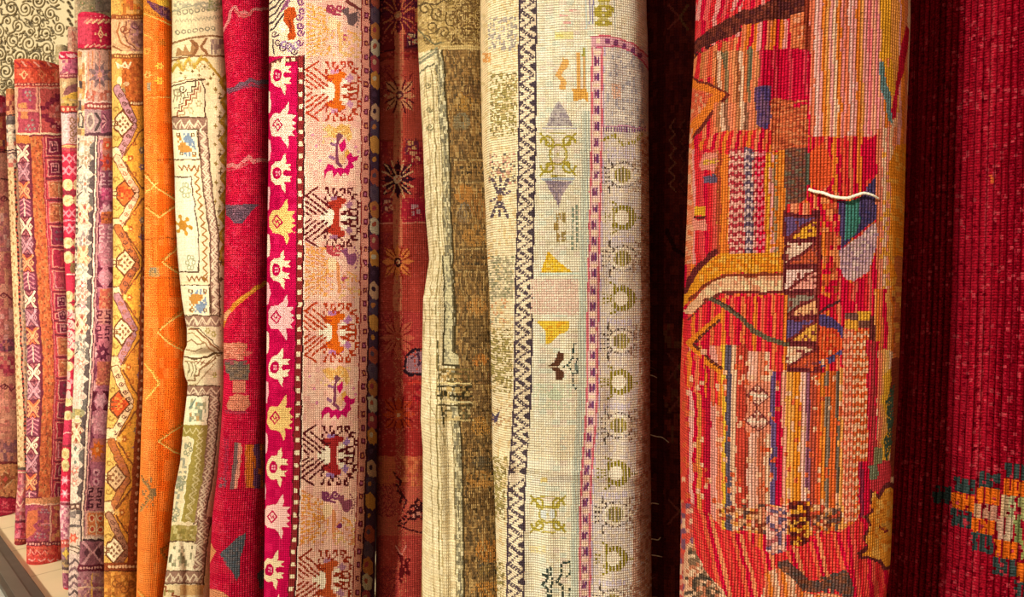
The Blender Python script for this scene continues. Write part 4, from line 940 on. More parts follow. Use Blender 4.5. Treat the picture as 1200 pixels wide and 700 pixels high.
# ---------------------------------------------------------------- dark red carpet with star flowers
def paint_l(p):
    p.fill('#a4382c')
    wl = [(0, 0), (110, 0), (210, -2), (310, -2), (400, -1), (480, 0), (600, 2), (700, 4)]
    p.warp(wl)
    p.busy(400, -200, 560, 1100, [None, None, '#982a2c', '#ac3a34', '#8c2428'], 8, 12)
    p.rect(440, -200, 500, 60, '#7c2428'); p.rect(440, 70, 520, 165, '#b44838'); p.rect(440, 232, 520, 262, '#a02430'); p.rect(440, 262, 520, 365, '#a83c30')
    p.rect(440, 365, 520, 445, '#a83834'); p.rect(440, 445, 520, 535, '#a02c28'); p.rect(440, 535, 520, 590, '#c05c3c'); p.rect(440, 570, 520, 628, '#b45440'); p.rect(440, 628, 520, 1100, '#a83c34')
    for k in range(13):
        y = -120 + 98 * k
        p.rect(440, y, 462, y + 40, '#8c2c30', p=.5)
    # step motifs
    for (x, y, c, g) in ((476, 38, '#c8a078', '#5a2434'), (476, 163, '#d09460', '#6c2838'), (480, 175, '#cc8c68', '#8c1c2c'), (450, 232, '#d09878', '#7c2430'), (482, 238, '#b07c80', '#901c2c'), (478, 592, '#d88c78', '#4a1c20')):
        p.rect(x, y, x + 16, y + 18, g); p.rect(x + 2, y + 2, x + 7, y + 7, c); p.rect(x + 8, y + 8, x + 13, y + 13, c); p.rect(x + 8, y + 2, x + 10, y + 6, c); p.rect(x + 3, y + 10, x + 6, y + 15, c)
    p.poly([(440, 0), (520, 0), (520, 14), (470, 10), (440, 24)], '#5c2030'); p.poly([(486, 10), (500, 8), (500, 30), (488, 26)], '#c87844'); p.line([(446, 62), (470, 56), (500, 52)], 2, '#4c1820')
    p.line([(446, 72), (462, 62), (498, 58)], 2, '#7c2c28')
    for y in (68, 165, 262): p.line([(446, y), (502, y - 1)], 1.6, '#d07860' if y > 200 else '#8c3428')
    # centre bar
    p.rect(462.5, 34, 473, 1100, '#c46e50'); p.rect(462.5, -200, 473, 20, '#a84c40')
    p.rect(462.5, 365, 473, 1100, '#a83c34', p=.75)
    def flower(cx, cy, c, c2, core, r=20):
        for k in range(8):
            a = math.radians(45 * k + 22.5)
            p.line([(cx + 7 * math.cos(a), cy + 8 * math.sin(a)), (cx + (r - 3) * math.cos(a), cy + r * 1.05 * math.sin(a))], 2, c2)
        for k in range(8):
            a = math.radians(45 * k)
            d1, d2 = a - .30, a + .30
            L = r * (.95 if k % 2 == 0 else 1.1)
            p.poly([(cx, cy), (cx + L * .65 * math.cos(d1), cy + L * .72 * math.sin(d1)), (cx + L * math.cos(a), cy + L * 1.1 * math.sin(a)), (cx + L * .65 * math.cos(d2), cy + L * .72 * math.sin(d2))], c)
            if k % 2: p.line([(cx + 8 * math.cos(a), cy + 9 * math.sin(a)), (cx + L * .9 * math.cos(a), cy + L * math.sin(a))], 1.5, c2)
        p.ell(cx, cy, 4.4, 5.4, core); p.ell(cx, cy, 2, 2.6, '#e0a880')
    p.warp()
    flower(467, 18, '#6c2030', '#c87048', '#c88058', 22)
    flower(468, 112, '#d08860', '#5c1c24', '#6c3438', 21)
    p.line([(454, 86), (460, 94), (466, 90)], 1.8, '#7c2424'); p.line([(484, 86), (478, 94), (472, 90)], 1.8, '#7c2424')
    flower(466, 210, '#3e1824', '#d09c70', '#d8b094', 22)
    flower(466, 307, '#d87a40', '#8c2c1c', '#4a1c1c', 20)
    flower(466, 396, '#c05c44', '#8c2424', '#a84430', 22)
    flower(467, 486, '#b84024', '#7c1c1c', '#d0582c', 21)
    p.poly([(474, 418), (482, 410), (498, 408), (504, 440), (480, 442), (472, 436)], '#2e1820'); p.poly([(477, 419), (484, 413), (498, 411), (502, 437), (482, 438), (475, 434)], '#a07078'); p.line([(482, 420), (490, 414), (490, 428), (498, 420)], 2, '#4c2838')
    p.line([(478, 450), (490, 448), (504, 452)], 2.4, '#c83c30'); p.busy(484, 450, 504, 480, [None, '#b82c30', None, '#8c1c24'], 3, 4)
    p.busy(470, 535, 504, 570, [None, None, '#cc7048', '#a84830'], 3, 5)
    for s in ((462, 568), (464, 582), (468, 590)): p.line([(s[0], s[1] - 14), (s[0] + 8, s[1] - 4), (s[0] + 4, s[1] + 8)], 2.4, '#4c1c20')
    for x, y in ((484, 597), (478, 605), (472, 612), (490, 590)): p.dia(x, y, 5.4, 6, '#3e1418'); p.dia(x, y, 2.6, 3, '#b85c48')
    p.line([(466, 616), (484, 623), (504, 626)], 1.8, '#4c181c')
    p.poly([(464, 642), (470, 648), (474, 656), (482, 652), (478, 664), (482, 676), (474, 672), (470, 686), (466, 678), (470, 662)], '#5c1418'); p.line([(464, 640), (470, 650), (476, 640)], 1.6, '#d08070')
    p.busy(400, -200, 560, 1100, [None] * 7 + ['#b84c40'], 2, 2)

# ---------------------------------------------------------------- olive brown worn carpet
def paint_m(p):
    p.fill('#a08054')
    wl = [(0, 0), (60, 0), (175, 8), (260, 10), (350, 14), (430, 15), (525, 22), (600, 24), (700, 25)]
    CRM = '#dccaa0'
    p.warp(wl)
    # worn brown field
    p.busy(500, -200, 640, 1100, ['#94703f', '#a8834e', '#7c5c38', '#b48c54', '#8c6c44', '#a07848'], 3, 4)
    p.busy(500, -200, 640, 1100, [None] * 7 + ['#5c4830', '#4c4030', '#6c5438'], 1.7, 5)
    def blot(x, y, rx, ry, cs, pr=.7):
        for c in cs:
            p.ell(x + p.r.uniform(-3, 3), y + p.r.uniform(-4, 4), rx, ry, c, p=pr)
    for (x, y, rx, ry, cs) in ((545, 70, 12, 18, ['#8c6c40']), (532, 118, 10, 10, ['#d09440', '#a88040']), (528, 142, 10, 9, ['#7c7c68', '#8c8060']), (545, 105, 14, 9, ['#6c5038']), (528, 226, 12, 10, ['#c88844', '#b87c3c']), (526, 250, 9, 9, ['#7c7870', '#8c7860']), (548, 240, 14, 18, ['#b87c40', '#a87440']), (540, 275, 18, 14, ['#c08844']),
                              (536, 305, 18, 12, ['#6c5438', '#846038']), (534, 355, 12, 10, ['#c88c48']), (538, 392, 16, 14, ['#5c4830', '#6c5434']), (541, 422, 8, 7, ['#d07c38', '#dc8c40']), (545, 442, 12, 8, ['#4c4434', '#7c5838']), (536, 470, 14, 20, ['#7c6040']),
                              (532, 500, 12, 12, ['#6c5434', '#c08840']), (535, 540, 14, 7, ['#4c4840', '#5c503c']), (536, 560, 18, 10, ['#b88040', '#c08844']), (536, 590, 18, 14, ['#70522c', '#644a2c']), (540, 642, 14, 14, ['#d08838', '#c8803c']), (536, 668, 10, 8, ['#4c4a44', '#7c6438']), (540, 690, 18, 10, ['#c08038'])): blot(x + 8, y, rx, ry, cs)
    for y in (187, 213, 291, 318): p.rect(519 + 4, y, 640, y + 1.6, '#cdb37c'); p.rect(519 + 4, y - 2, 640, y - .4, '#5c4a30')
    p.tint(500, -200, 640, 1100, '#8a6c44', .28); p.busy(500, -200, 640, 1100, [None] * 5 + ['#6c5436', '#b0905c'], 1.3, 7)
    for y in (195, 201, 300, 308): p.busy(530, y, 640, y + 3, [None, '#4c4030'], 2, 3)
    # cream left part
    p.poly([(470, 52), (512, 60), (519, 60), (519, 1100), (470, 1100)], CRM)
    p.busy(470, 58, 519, 1100, [None, None, None, '#d4c094', '#e4d4ac'], 4, 8)
    p.warp([(0, 0), (60, 0), (175, 6), (260, 8), (300, 11), (350, 6), (430, 7), (500, 7), (600, 9), (700, 11)])
    for x, w, c in ((497, 1.2, '#a89468'), (504, 1.4, '#8c7c50'), (508, 1.2, '#b4a070')): p.rect(x, 80, x + w, 1100, c)
    p.busy(490, 90, 504, 400, [None] * 8 + ['#c0ac80', '#b09c70'], 1.5, 8)
    for y in (100, 128, 150): p.curl(499, y, 4, 1.5, '#7c7454')
    p.line([(488, 76), (500, 68), (512, 60)], 3, '#88846c'); p.line([(488, 88), (500, 78), (513, 74)], 2, '#6c6850'); p.line([(490, 70), (512, 56)], 2, '#8c8c6c')
    p.warp(wl)
    # green grey guard stripe
    p.rect(509, 62, 519.5, 1100, '#bcae84'); p.rect(513, 58, 514.4, 1100, '#74684c'); p.rect(517.6, 56, 520, 1100, '#4a3e28'); p.rect(509, 80, 510.2, 1100, '#7c6c48')
    p.busy(510, 62, 518, 1100, [None, None, '#948c70', '#d8cca4', '#7c745c'], 2, 5)
    # upper register of scrolls
    p.rect(470, -200, 620, 54, '#b89c64'); p.poly([(470, 54), (492, 62), (520, 52), (520, 40), (470, 40)], '#b89c64')
    p.busy(470, -200, 620, 50, [None, None, '#a88c54', '#c8ac74', '#94784c'], 3, 3)
    for k, (x, y, r_) in enumerate(((498, 10, 8), (512, 16, 9), (506, 32, 8), (520, 38, 8), (530, 22, 10), (545, 10, 10), (548, 36, 9), (535, 50, 8), (500, 46, 6), (524, -2, 8))):
        p.curl(x, y, r_, 1.7, '#645032', k, 1.3, 1 if k % 2 else -1); p.curl(x + 5, y + 4, r_ * .6, 1.4, '#80683c', k + 2, 1, -1)
    p.line([(488, 8), (500, 4), (512, 6), (520, 0)], 2, '#5c4a30'); p.line([(489, 34), (498, 44), (510, 52), (520, 50)], 2, '#6c6448')
    p.rect(530, -200, 620, 60, '#6c5030', p=.35); p.rect(515, 54, 620, 58, '#c4aa72')
    # grey-green box corner and the bands below it
    p.warp([(0, 0), (430, 0), (525, 3), (700, 5)])
    p.poly([(517, 300), (522, 350), (520, 428), (538, 430), (538, 418), (530, 410), (530, 350), (526, 300)], '#c4b990'); p.line([(519, 300), (521, 350), (519, 428), (538, 428)], 2, '#4c4430'); p.line([(528, 300), (531, 350), (531, 412), (538, 416)], 1.8, '#5a5038'); p.busy(521, 310, 530, 426, [None, '#8c846a', None], 2, 3)
    for y, c in ((433, '#8c7444'), (449, '#d8c48c'), (453, '#3e3828'), (459, '#b89c64'), (464, '#3e3828'), (471, '#d8c894'), (475, '#5c5034'), (492, '#c8b078')):
        p.line([(512, y), (540, y + .5), (552, y + 1)], 2.2, c)
    p.busy(514, 453, 550, 468, [None, '#3e3624', None, '#b49860'], 1.8, 6); p.busy(514, 434, 550, 448, [None, None, '#6c5c38', '#b89860'], 3, 3); p.busy(516, 477, 550, 492, [None, '#6c6040', '#c4ac78', None], 3, 3)
    p.line([(513, 400), (514, 460), (518, 500)], 1.6, '#4c4630'); p.line([(500, 470), (512, 496), (519, 520)], 1.3, '#a4946c')
    p.busy(470, 380, 640, 1100, [None] * 12 + ['#4a3a26'], 1.4, 3, pts=[(540, 330), (640, 330), (640, 1100), (545, 1100)])

# ---------------------------------------------------------------- large cream carpet
def paint_n(p):
    p.fill('#e6dcbe')
    p.busy(500, -300, 860, 1300, [None, None, '#e0d4b2', '#eae2c8', '#e2dac0'], 6, 5)
    wl = [(0, 0), (175, -1), (350, -5), (450, -6), (500, -8), (525, -10), (560, -13), (600, -14), (700, -15)]
    p.warp(wl)
    D = '#463840'
    # far left cream strip with olive flowers
    p.rect(500, -300, 608, 1300, '#e8d4aa'); p.rect(500, -300, 572, 1300, '#ecd0a0'); p.busy(500, -300, 608, 1300, [None] * 5 + ['#d8bc88', '#dcc498'], 3, 4)
    def patch(x0, y0, x1, y1, cs, pr, g=2.2): p.busy(x0, y0, x1, y1, [None] * int(pr) + cs, g, g)
    for y0 in (85, 385, 535, 655): patch(575, y0, 606, y0 + 75, ['#94844c', '#a8945c', '#80704a'], 4, 2); p.busy(580, y0 + 12, 602, y0 + 60, [None, None, '#988850', '#ac9a62', None], 2.6, 2.6, mirror=591)
    patch(572, 20, 606, 60, ['#a09488', '#b4a898'], 3); patch(566, 62, 576, 76, ['#dc9c58'], 1); patch(567, 290, 578, 304, ['#d8964c'], 1)
    patch(575, 180, 606, 215, ['#c8907c', '#b89070', '#6c6458'], 4); patch(576, 300, 606, 350, ['#8c8868', '#a89c78', '#b8a888'], 2.5); patch(572, 350, 600, 380, ['#cc9468', '#a8a080'], 5)
    for q in ((-1, -1), (1, 1), (-1, 1), (1, -1)): p.line([(588, 232), (588 + 9 * q[0], 232 + 22 * q[1])], 4, '#5c4e54', (4, 1))
    p.line([(588, 210), (588, 254)], 3.4, '#5c4e54', (4, 1)); p.line([(577, 236), (600, 224)], 3, '#6c5a64', (3, 1)); p.ell(588, 232, 3, 4, '#a87c48')
    p.poly([(580, 478), (588, 488), (594, 480), (590, 496), (584, 494)], '#54465a'); patch(580, 475, 606, 500, ['#b8946c'], 5)
    # dark zig-zag guard
    p.rect(607.5, -300, 629.5, 1300, '#e6d2b0'); p.rect(608, -300, 610, 1300, D); p.rect(627.4, -300, 629.4, 1300, D)
    for k in range(70):
        y = -290 + 21.6 * k
        p.line([(610.5, y), (625, y + 10.8)], 4.2, '#54464c', (2.6, .8)); p.line([(625, y + 10.8), (610.5, y + 21.6)], 2.6, '#5c4e52', (2.6, .9))
        p.poly([(627.5, y + 17), (621, y + 20.5), (621.5, y + 23), (627.5, y + 26.5)], '#4c4046'); p.line([(610, y + 9), (614.5, y + 10.8), (610, y + 13)], 2, '#54464c')
    p.poly([(608, 558), (612, 555), (626, 557), (624, 562), (610, 566)], '#e0ccb0'); 
    # main panel
    def olive(cx, cy, rx, ry):
        for sx in (-1, 1):
            for sy in (-1, 1): p.curl(cx + sx * rx * .55, cy + sy * ry * .55, rx * .42, 2.8, '#ac9c3c', 0 if sx > 0 else math.pi, 1, sx * sy)
        p.ell(cx, cy, rx * .55, ry * .5, '#b0a048', 2.4); p.line([(cx - rx, cy - ry), (cx - rx * .5, cy - ry * .5)], 2.6, '#a8983c'); p.line([(cx + rx, cy - ry), (cx + rx * .5, cy - ry * .5)], 2.6, '#a8983c')
        p.line([(cx - rx, cy + ry), (cx - rx * .5, cy + ry * .5)], 2.6, '#a8983c'); p.line([(cx + rx, cy + ry), (cx + rx * .5, cy + ry * .5)], 2.6, '#a8983c'); p.dots(cx - rx * .6, cy, cx + rx * .6, cy, 3, 1.6, 2, '#c4b878'); p.line([(cx - rx * .4, cy - ry), (cx + rx * .4, cy - ry)], 2, '#b4a44c'); p.line([(cx - rx * .4, cy + ry), (cx + rx * .4, cy + ry)], 2, '#b4a44c')
    p.warp()
    G = '#c8c8ac'
    p.busy(632, -300, 700, 1300, [None] * 6 + ['#d4d6be', '#dcd2b2', '#e0d0b8'], 8, 6)
    for x in (690, 694): p.rect(x, -80, x + 1.6, 28, '#8c84a4')
    p.rect(686, -80, 688, 34, '#b8c4bc'); p.rect(720, -80, 721.4, 36, '#b8bcb0')
    olive(708, 4, 11, 10); olive(707, 22, 9, 7)
    for x, y in ((660, 18), (664, 26), (672, 12)): p.rect(x - 4, y - 1, x + 5, y + 1.4, '#e0a89c')
    p.rect(650, 37, 672, 46, '#e4d898'); p.rect(652, 40, 660, 44, '#dccc78')
    OG = '#dca860'
    p.poly([(660, 68), (667, 70), (666, 78), (660, 84), (658, 88), (664, 96), (662, 106), (656, 104), (657, 96), (651, 88), (656, 78)], OG)
    p.rect(675, 62, 680, 104, OG); p.rect(683, 62, 686, 104, '#cfa468'); p.poly([(670, 104), (688, 104), (690, 120), (684, 116), (672, 119)], '#d8a04c'); p.rect(682, 56, 686, 66, '#a8a04c')
    p.poly([(640, 148), (650, 124), (655, 118), (662, 128), (672, 148)], '#b4aaa4'); p.busy(640, 120, 672, 148, [None, '#94888c', None], 2.5, 2.5, pts=[(640, 148), (650, 124), (655, 118), (662, 128), (672, 148)]); p.line([(636, 150), (676, 150)], 2, '#b8b4c4')
    olive(654, 181, 21, 25)
    p.line([(636, 210), (672, 209)], 3, '#a8b0b4'); p.poly([(638, 212), (671, 212), (660, 226), (655, 242), (648, 230)], '#b09c9c'); p.busy(638, 212, 671, 242, [None, '#90808c'], 2.5, 2.5, pts=[(638, 212), (671, 212), (660, 226), (655, 242), (648, 230)])
    for x0, yy, hh, c in ((655, 250, 34, '#a88c50'), (661, 248, 14, '#988450'), (661, 270, 14, '#988450')): p.rect(x0 - 3, yy, x0 + 2, yy + hh, c, p=.85)
    p.poly([(650, 266), (656, 256), (662, 266), (656, 276)], '#e6d8ba'); p.rect(649, 262, 655, 270, '#a88c50')
    for x0 in (671, 676, 682): p.line([(x0, 240 + (x0 % 2) * 4), (x0 + (x0 > 680) * 3, 266), (x0, 292)], 2.6, '#84907c', (5, 1.5))
    p.poly([(633, 320), (638, 306), (643, 294), (651, 303), (658, 309), (670, 318), (670, 320)], '#e8bc34'); p.busy(634, 296, 668, 320, [None, '#e0ac28', None, '#ecca60'], 3, 3, pts=[(633, 320), (643, 294), (658, 309), (670, 320)])
    p.line([(632, 322), (680, 321)], 3, '#ccd8c4'); p.rect(622, 327, 678, 369, '#dcb8a4', p=.75); p.rect(622, 327, 678, 369, '#e4ccb4', p=.5)
    p.poly([(628, 377), (668, 376), (666, 388), (656, 392), (646, 402), (640, 404), (640, 388)], '#e6c040'); p.busy(630, 378, 668, 402, [None, '#e4a830', None], 3, 3, pts=[(636, 378), (666, 378), (656, 392), (642, 400)])
    DBR = '#5c3a2a'
    p.poly([(642, 429), (650, 424), (654, 412), (660, 414), (661, 422), (654, 430), (661, 436), (660, 446), (652, 446), (651, 436)], DBR); p.line([(643, 430), (652, 430)], 1.4, '#c8b090'); 
    DG = '#2e4440'
    for a in ([(673, 403), (679, 403), (681, 412), (681, 430)], [(672, 405), (671, 420), (666, 428), (671, 438), (672, 454)], [(681, 430), (681, 452), (674, 456)], [(671, 420), (681, 422)], [(671, 438), (681, 436)], [(676, 424), (676, 436)], [(666, 428), (660, 430)]): p.line(a, 2, DG, (3, 1))
    p.rect(673.5, 426, 679, 434, '#7c8c80')
    for (a, b_) in ((450, 466), (472, 480)): p.rect(624, a, 670, b_, '#d0d4b4', p=.5)
    p.poly([(640, 466), (650, 452), (660, 466), (654, 470)], '#c8d0b0'); p.rect(618, 500, 676, 540, '#e8d8b4', p=.6)
    p.rect(622, 558, 680, 566, '#dcd4c0'); p.rect(634, 560, 642, 566, '#e0c880')
    p.poly([(618, 556), (670, 552), (668, 556), (622, 562)], '#f0e4c8')
    olive(642, 603, 20, 21); p.rect(634, 598, 640, 608, '#d8dcd4'); p.rect(645, 598, 650, 608, '#d8dcd4')
    p.rect(618, 632, 672, 642, '#e4dcbc'); p.rect(620, 640, 640, 648, '#e8d49c', p=.6)
    for a in ([(660, 660), (668, 659), (669, 672), (664, 676)], [(658, 662), (657, 676), (652, 682), (660, 688), (660, 706)], [(668, 690), (668, 708)], [(641, 668), (640, 682), (634, 684), (641, 690), (642, 706)], [(645, 666), (647, 684), (645, 700)], [(636, 674), (642, 674)]): p.line(a, 3, '#3a443c', (4, 1.2))
    # soft grey-green stripe left of the pink one
    p.warp(wl)
    p.rect(683, 130, 692, 1300, '#cccfb8'); p.rect(686, 130, 687.2, 1300, '#b4bcac'); p.rect(690.4, 130, 691.4, 1300, '#a8b4ac')
    # pink and purple beaded stripe
    p.rect(693, 43, 707.5, 1300, '#e4bcb4'); p.rect(693, 43, 695.2, 1300, '#cc6470'); p.rect(704.6, 43, 706.8, 1300, '#cc6470')
    for k in range(80):
        y = 47 + 19.2 * k
        p.rect(697, y, 699, y + 10, '#7a4266'); p.rect(700.6, y, 702.6, y + 10, '#6c426e'); p.rect(699, y + 3, 700.6, y + 8, '#9c5470'); p.rect(696.6, y + 12, 703.4, y + 17, '#f0ccb0'); 
    # right panel
    p.rect(707.5, 54, 860, 1300, '#d8cab4'); p.busy(707.5, 54, 860, 1300, [None, None, '#ccc0b8', '#d0c4bc', '#dccab0'], 3, 4)
    p.rect(712, 60, 860, 150, '#c8beb4', p=.8); p.busy(712, 60, 756, 150, [None, None, None, '#a8a4a8', '#d8d0c4'], 2.5, 5)
    for x, y in ((728, 72), (740, 84), (724, 132), (735, 138), (734, 66)): p.curl(x, y, 6, 2, '#e8dcc8')
    p.rect(718, 98, 728, 116, '#e0b498', p=.7); p.rect(708, 54, 709, 1300, '#b8a8c0')
    p.poly([(693, 42), (708, 42), (725, 44), (742, 50), (757, 63), (762, 80), (752, 72), (740, 60), (724, 54), (693, 55)], '#d8a0a8'); p.line([(693, 43), (708, 42), (725, 44.5), (742, 51), (762, 68)], 2, '#cc6470'); p.line([(700, 55), (724, 54), (740, 60), (754, 72), (764, 88)], 2, '#c06078')
    for x, y in ((702, 48), (712, 48), (722, 50), (732, 53), (742, 59), (750, 65)): p.rect(x - 2.5, y - 3, x + 2.5, y + 3, '#84466c' if x != 702 else '#f0ccb0')
    p.warp([(0, 0), (150, 0), (350, -1), (450, -4), (525, -6), (600, -9), (700, -12)])
    for k in range(17): p.rect(707 + 3 * k, 148, 708.4 + 3 * k, 155, '#7c4c7c')
    p.line([(706, 147), (735, 148), (758, 152)], 1.6, '#c890a8')
    O = '#84761a'; BR = '#54463c'
    def ring(cy):
        p.rect(722, cy - 8, 736, cy + 8, '#e4d8bc'); p.ell(731, cy, 15, 15, O); p.vd = False; p.ell(729, cy, 8.2, 8.6, '#e8dcc2'); p.vd = True
        p.rect(711, cy - 7, 719, cy + 7, '#d8cab4'); 
        for yy in (-5, 0, 5): p.line([(708, cy + yy), (717, cy + yy * .6)], 2, O, (2.5, 1))
        p.line([(719, cy - 9), (722, cy - 16), (716, cy - 19)], 2.6, O); p.line([(719, cy + 9), (722, cy + 16), (716, cy + 19)], 2.6, O); p.line([(744, cy), (754, cy + 1), (768, cy + 3)], 2.4, O)
    def dark(cy):
        p.rect(712, cy - 26, 744, cy - 19, '#c4b8c4', p=.8)
        p.ell(730, cy, 10, 9, '#9c8c40'); 
        for k in range(5): p.rect(723 + 3 * k, cy - 7, 724.4 + 3 * k, cy + 7, '#6c6038')
        p.line([(718, cy - 8), (722, cy - 13), (732, cy - 15), (742, cy - 11), (748, cy - 4)], 2.2, BR, (2.2, 1.2)); p.line([(718, cy + 8), (722, cy + 13), (732, cy + 15), (742, cy + 11), (748, cy + 4)], 2.2, BR, (2.2, 1.2))
        for yy in (-9, -3, 3, 9): p.line([(706, cy + yy), (716, cy + yy * .8)], 2, BR, (2.4, 1.2))
        p.line([(716, cy - 22), (714, cy - 15), (720, cy - 11)], 2.4, BR); p.line([(716, cy + 22), (714, cy + 15), (720, cy + 11)], 2.4, BR); p.ell(729, cy, 13, 12, '#ecdfc0', 2)
        p.busy(742, cy - 20, 800, cy + 20, [None, '#8c6c58', '#a48870', None], 2.4, 2.6); p.line([(744, cy), (770, cy + 4)], 2, '#ecd8b0')
    p.vd = True
    for cy in (255, 350, 448, 555, 655, 758): ring(cy)
    p.line([(706, 165), (720, 158), (730, 170), (745, 166), (752, 158)], 4, '#9c8c2c', (5, 1)); p.rect(712, 172, 744, 178, '#c4b8c4', p=.7)
    for cy in (205, 303, 400, 499, 603, 706): dark(cy)
    p.vd = False
    p.rect(752, 160, 860, 1300, '#c09478', p=.7); p.busy(752, 160, 860, 1300, [None, None, '#a87860', '#c8a088'], 3, 4)  # right flank browned in the wool colour to stand for its shade

# ---------------------------------------------------------------- carpet in shade
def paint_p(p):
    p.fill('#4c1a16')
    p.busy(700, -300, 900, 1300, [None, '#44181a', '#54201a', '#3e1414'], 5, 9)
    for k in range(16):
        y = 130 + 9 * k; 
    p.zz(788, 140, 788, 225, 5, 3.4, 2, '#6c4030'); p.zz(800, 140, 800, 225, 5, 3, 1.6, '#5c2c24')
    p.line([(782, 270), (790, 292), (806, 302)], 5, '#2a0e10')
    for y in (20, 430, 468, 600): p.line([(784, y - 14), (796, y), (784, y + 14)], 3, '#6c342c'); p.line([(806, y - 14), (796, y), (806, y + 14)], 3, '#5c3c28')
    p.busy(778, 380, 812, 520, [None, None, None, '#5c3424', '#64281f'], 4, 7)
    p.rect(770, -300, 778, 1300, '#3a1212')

# ---------------------------------------------------------------- brilliant patchwork carpet
def paint_q(p):
    RED, CRI, ORG, SAL, PNK, CRM, BRN, PUR, RST, YEL = '#de3238', '#d01a3c', '#ea7e34', '#ea8058', '#f09a92', '#f2bc9c', '#64302a', '#64466a', '#b85034', '#eaa034'
    p.fill(RED)
    def stripes(x0, y0, x1, y1, cs, w, slope=0.0, pts=None, ph=0.0):
        sl = p.rows(y0, y1); X, Y = p.X[sl], p.Yw[sl]
        m = (X >= x0) & (X < x1) & (Y >= y0) & (Y < y1)
        if pts is not None: m &= p.pmask(sl, pts)
        v = np.floor((X - slope * (Y - y0) + ph) / w).astype(int) % len(cs)
        for k, c in enumerate(cs): p.put(sl, m & (v == k), c)
    stripes(740, -400, 1150, 1400, [RED, SAL, CRI, '#e46044', ORG, CRI], 4.4)
    # ---- upper left: red ground, brown bands
    stripes(740, -400, 948, 60, [RED, '#e44c4c', CRI, '#e85a50', RED, PNK], 4.6, -.1)
    p.poly([(800, 66), (813, 50), (830, 34), (850, 24), (872, 12), (900, 4), (925, -8), (960, -12), (960, 14), (935, 20), (905, 26), (880, 34), (850, 44), (822, 56), (806, 74)], BRN)
    p.busy(806, -8, 960, 74, [None, None, '#7c3c30', '#54282a'], 4, 5, pts=[(800, 66), (830, 34), (872, 12), (925, -8), (960, -12), (960, 14), (905, 26), (850, 44), (806, 74)])
    stripes(815, -30, 872, 24, [RED, PNK, CRI, '#e8605c'], 5, -.2, pts=[(812, -30), (880, -30), (868, 8), (840, 22), (814, 40)])
    stripes(868, 24, 926, 62, [SAL, ORG, CRI, ORG, PNK, CRI], 5, -.1, pts=[(868, 30), (926, 18), (926, 62), (868, 60)])
    p.poly([(926, 18), (948, 12), (948, 60), (926, 58)], '#e07c50'); p.busy(926, 14, 948, 60, [None, '#c85c3c', '#ec9c78', None], 4, 3); p.rect(943, -100, 949, 60, '#8c3828')
    stripes(800, 44, 870, 92, [SAL, '#e05c40', '#ec8c5c', RED, '#c87848'], 4.6, -.1, pts=[(800, 78), (830, 56), (868, 40), (870, 92), (800, 96)])
    stripes(838, 60, 892, 150, ['#d87448', '#8c7050', SAL, '#e08c5c', '#a05c3c', CRM], 4.4)
    p.line([(880, 58), (878, 100)], 4, '#6c6a54'); p.line([(846, 62), (850, 78)], 4, '#7c6a50')
    stripes(890, 58, 948, 126, [CRI, '#c01838', '#d84050', '#b81434'], 4.4); p.rect(930, 112, 948, 126, CRI)
    p.poly([(885, 104), (894, 100), (903, 100), (904, 138), (898, 152), (888, 146), (884, 138)], PUR); p.busy(884, 100, 904, 150, [None, '#544070', '#74506c'], 4, 4, pts=[(885, 104), (903, 100), (904, 138), (898, 152), (884, 138)])
    p.rect(904, 117, 930, 176, '#c86440'); p.rect(930, 126, 947, 176, '#c45c3c'); p.busy(904, 117, 947, 176, [None, '#a84c34', '#d47c54', None], 5, 2.4)
    # triangle at the left edge
    p.poly([(790, 84), (813, 90), (856, 110), (836, 134), (812, 166), (790, 180)], '#74302a')
    p.poly([(790, 86), (813, 93), (851, 110), (832, 132), (810, 162), (790, 176)], ORG)
    p.poly([(790, 100), (816, 104), (836, 112), (822, 128), (808, 146), (790, 158)], '#e4704c'); p.busy(800, 100, 836, 148, [None, '#ec9c74', None, '#dc5c44'], 3.4, 4, pts=[(790, 100), (836, 112), (808, 146), (790, 158)])
    stripes(836, 120, 886, 160, [SAL, '#c07850', CRM, '#94604a', '#e08060'], 4.4)
    stripes(820, 152, 904, 184, [RED, SAL, CRI, '#ec7448', RED, ORG], 4.6, -.2, pts=[(812, 172), (836, 156), (890, 148), (904, 152), (904, 184), (812, 190)])
    # ---- left middle
    stripes(790, 176, 842, 310, [SAL, PNK, RED, '#e44a4c', CRI, RED, '#e85c50'], 5)
    p.rect(786, 176, 812, 310, '#ec8c64'); p.busy(786, 150, 812, 310, [None, '#f0a880', '#e47850'], 4, 6)
    p.rect(822, 180, 848, 200, '#e88c78'); p.rect(826, 186, 846, 192, '#d4a03c', p=.6); p.poly([(824, 208), (836, 206), (836, 202), (846, 202), (846, 213), (826, 216)], '#6c5a70'); p.rect(813, 241, 827, 252, '#eaa834'); p.rect(812, 253, 828, 256, BRN); p.rect(812, 257, 829, 270, '#e8907c')
    stripes(840, 180, 858, 300, [ORG, '#e07434', '#ec9c4c', RST], 4.4)
    # pebbled column
    sl = p.rows(176, 302); X, Y = p.X[sl], p.Yw[sl]
    m = (X >= 854) & (X < 897) & (Y >= 174) & (Y < 298)
    i = np.floor(X / 4.6).astype(int); j = np.floor((Y + 2.4 * (i % 2)) / 4.9).astype(int); v = (i + j) % 2
    p.put(sl, m & (v == 0), '#f0a898'); p.put(sl, m & (v == 1), '#b43c44')
    m2 = m & (X >= 872) & (X < 882); p.put(sl, m2 & (v == 1), '#6c5468'); p.put(sl, m2 & (v == 0), '#d8b4b0'); p.put(sl, m & (X > 886) & (v == 0), '#f07880'); p.put(sl, m & (X > 886) & (v == 1), CRI)
    stripes(896, 178, 921, 298, [PNK, '#a88460', ORG, '#e87c44', YEL], 4.4)
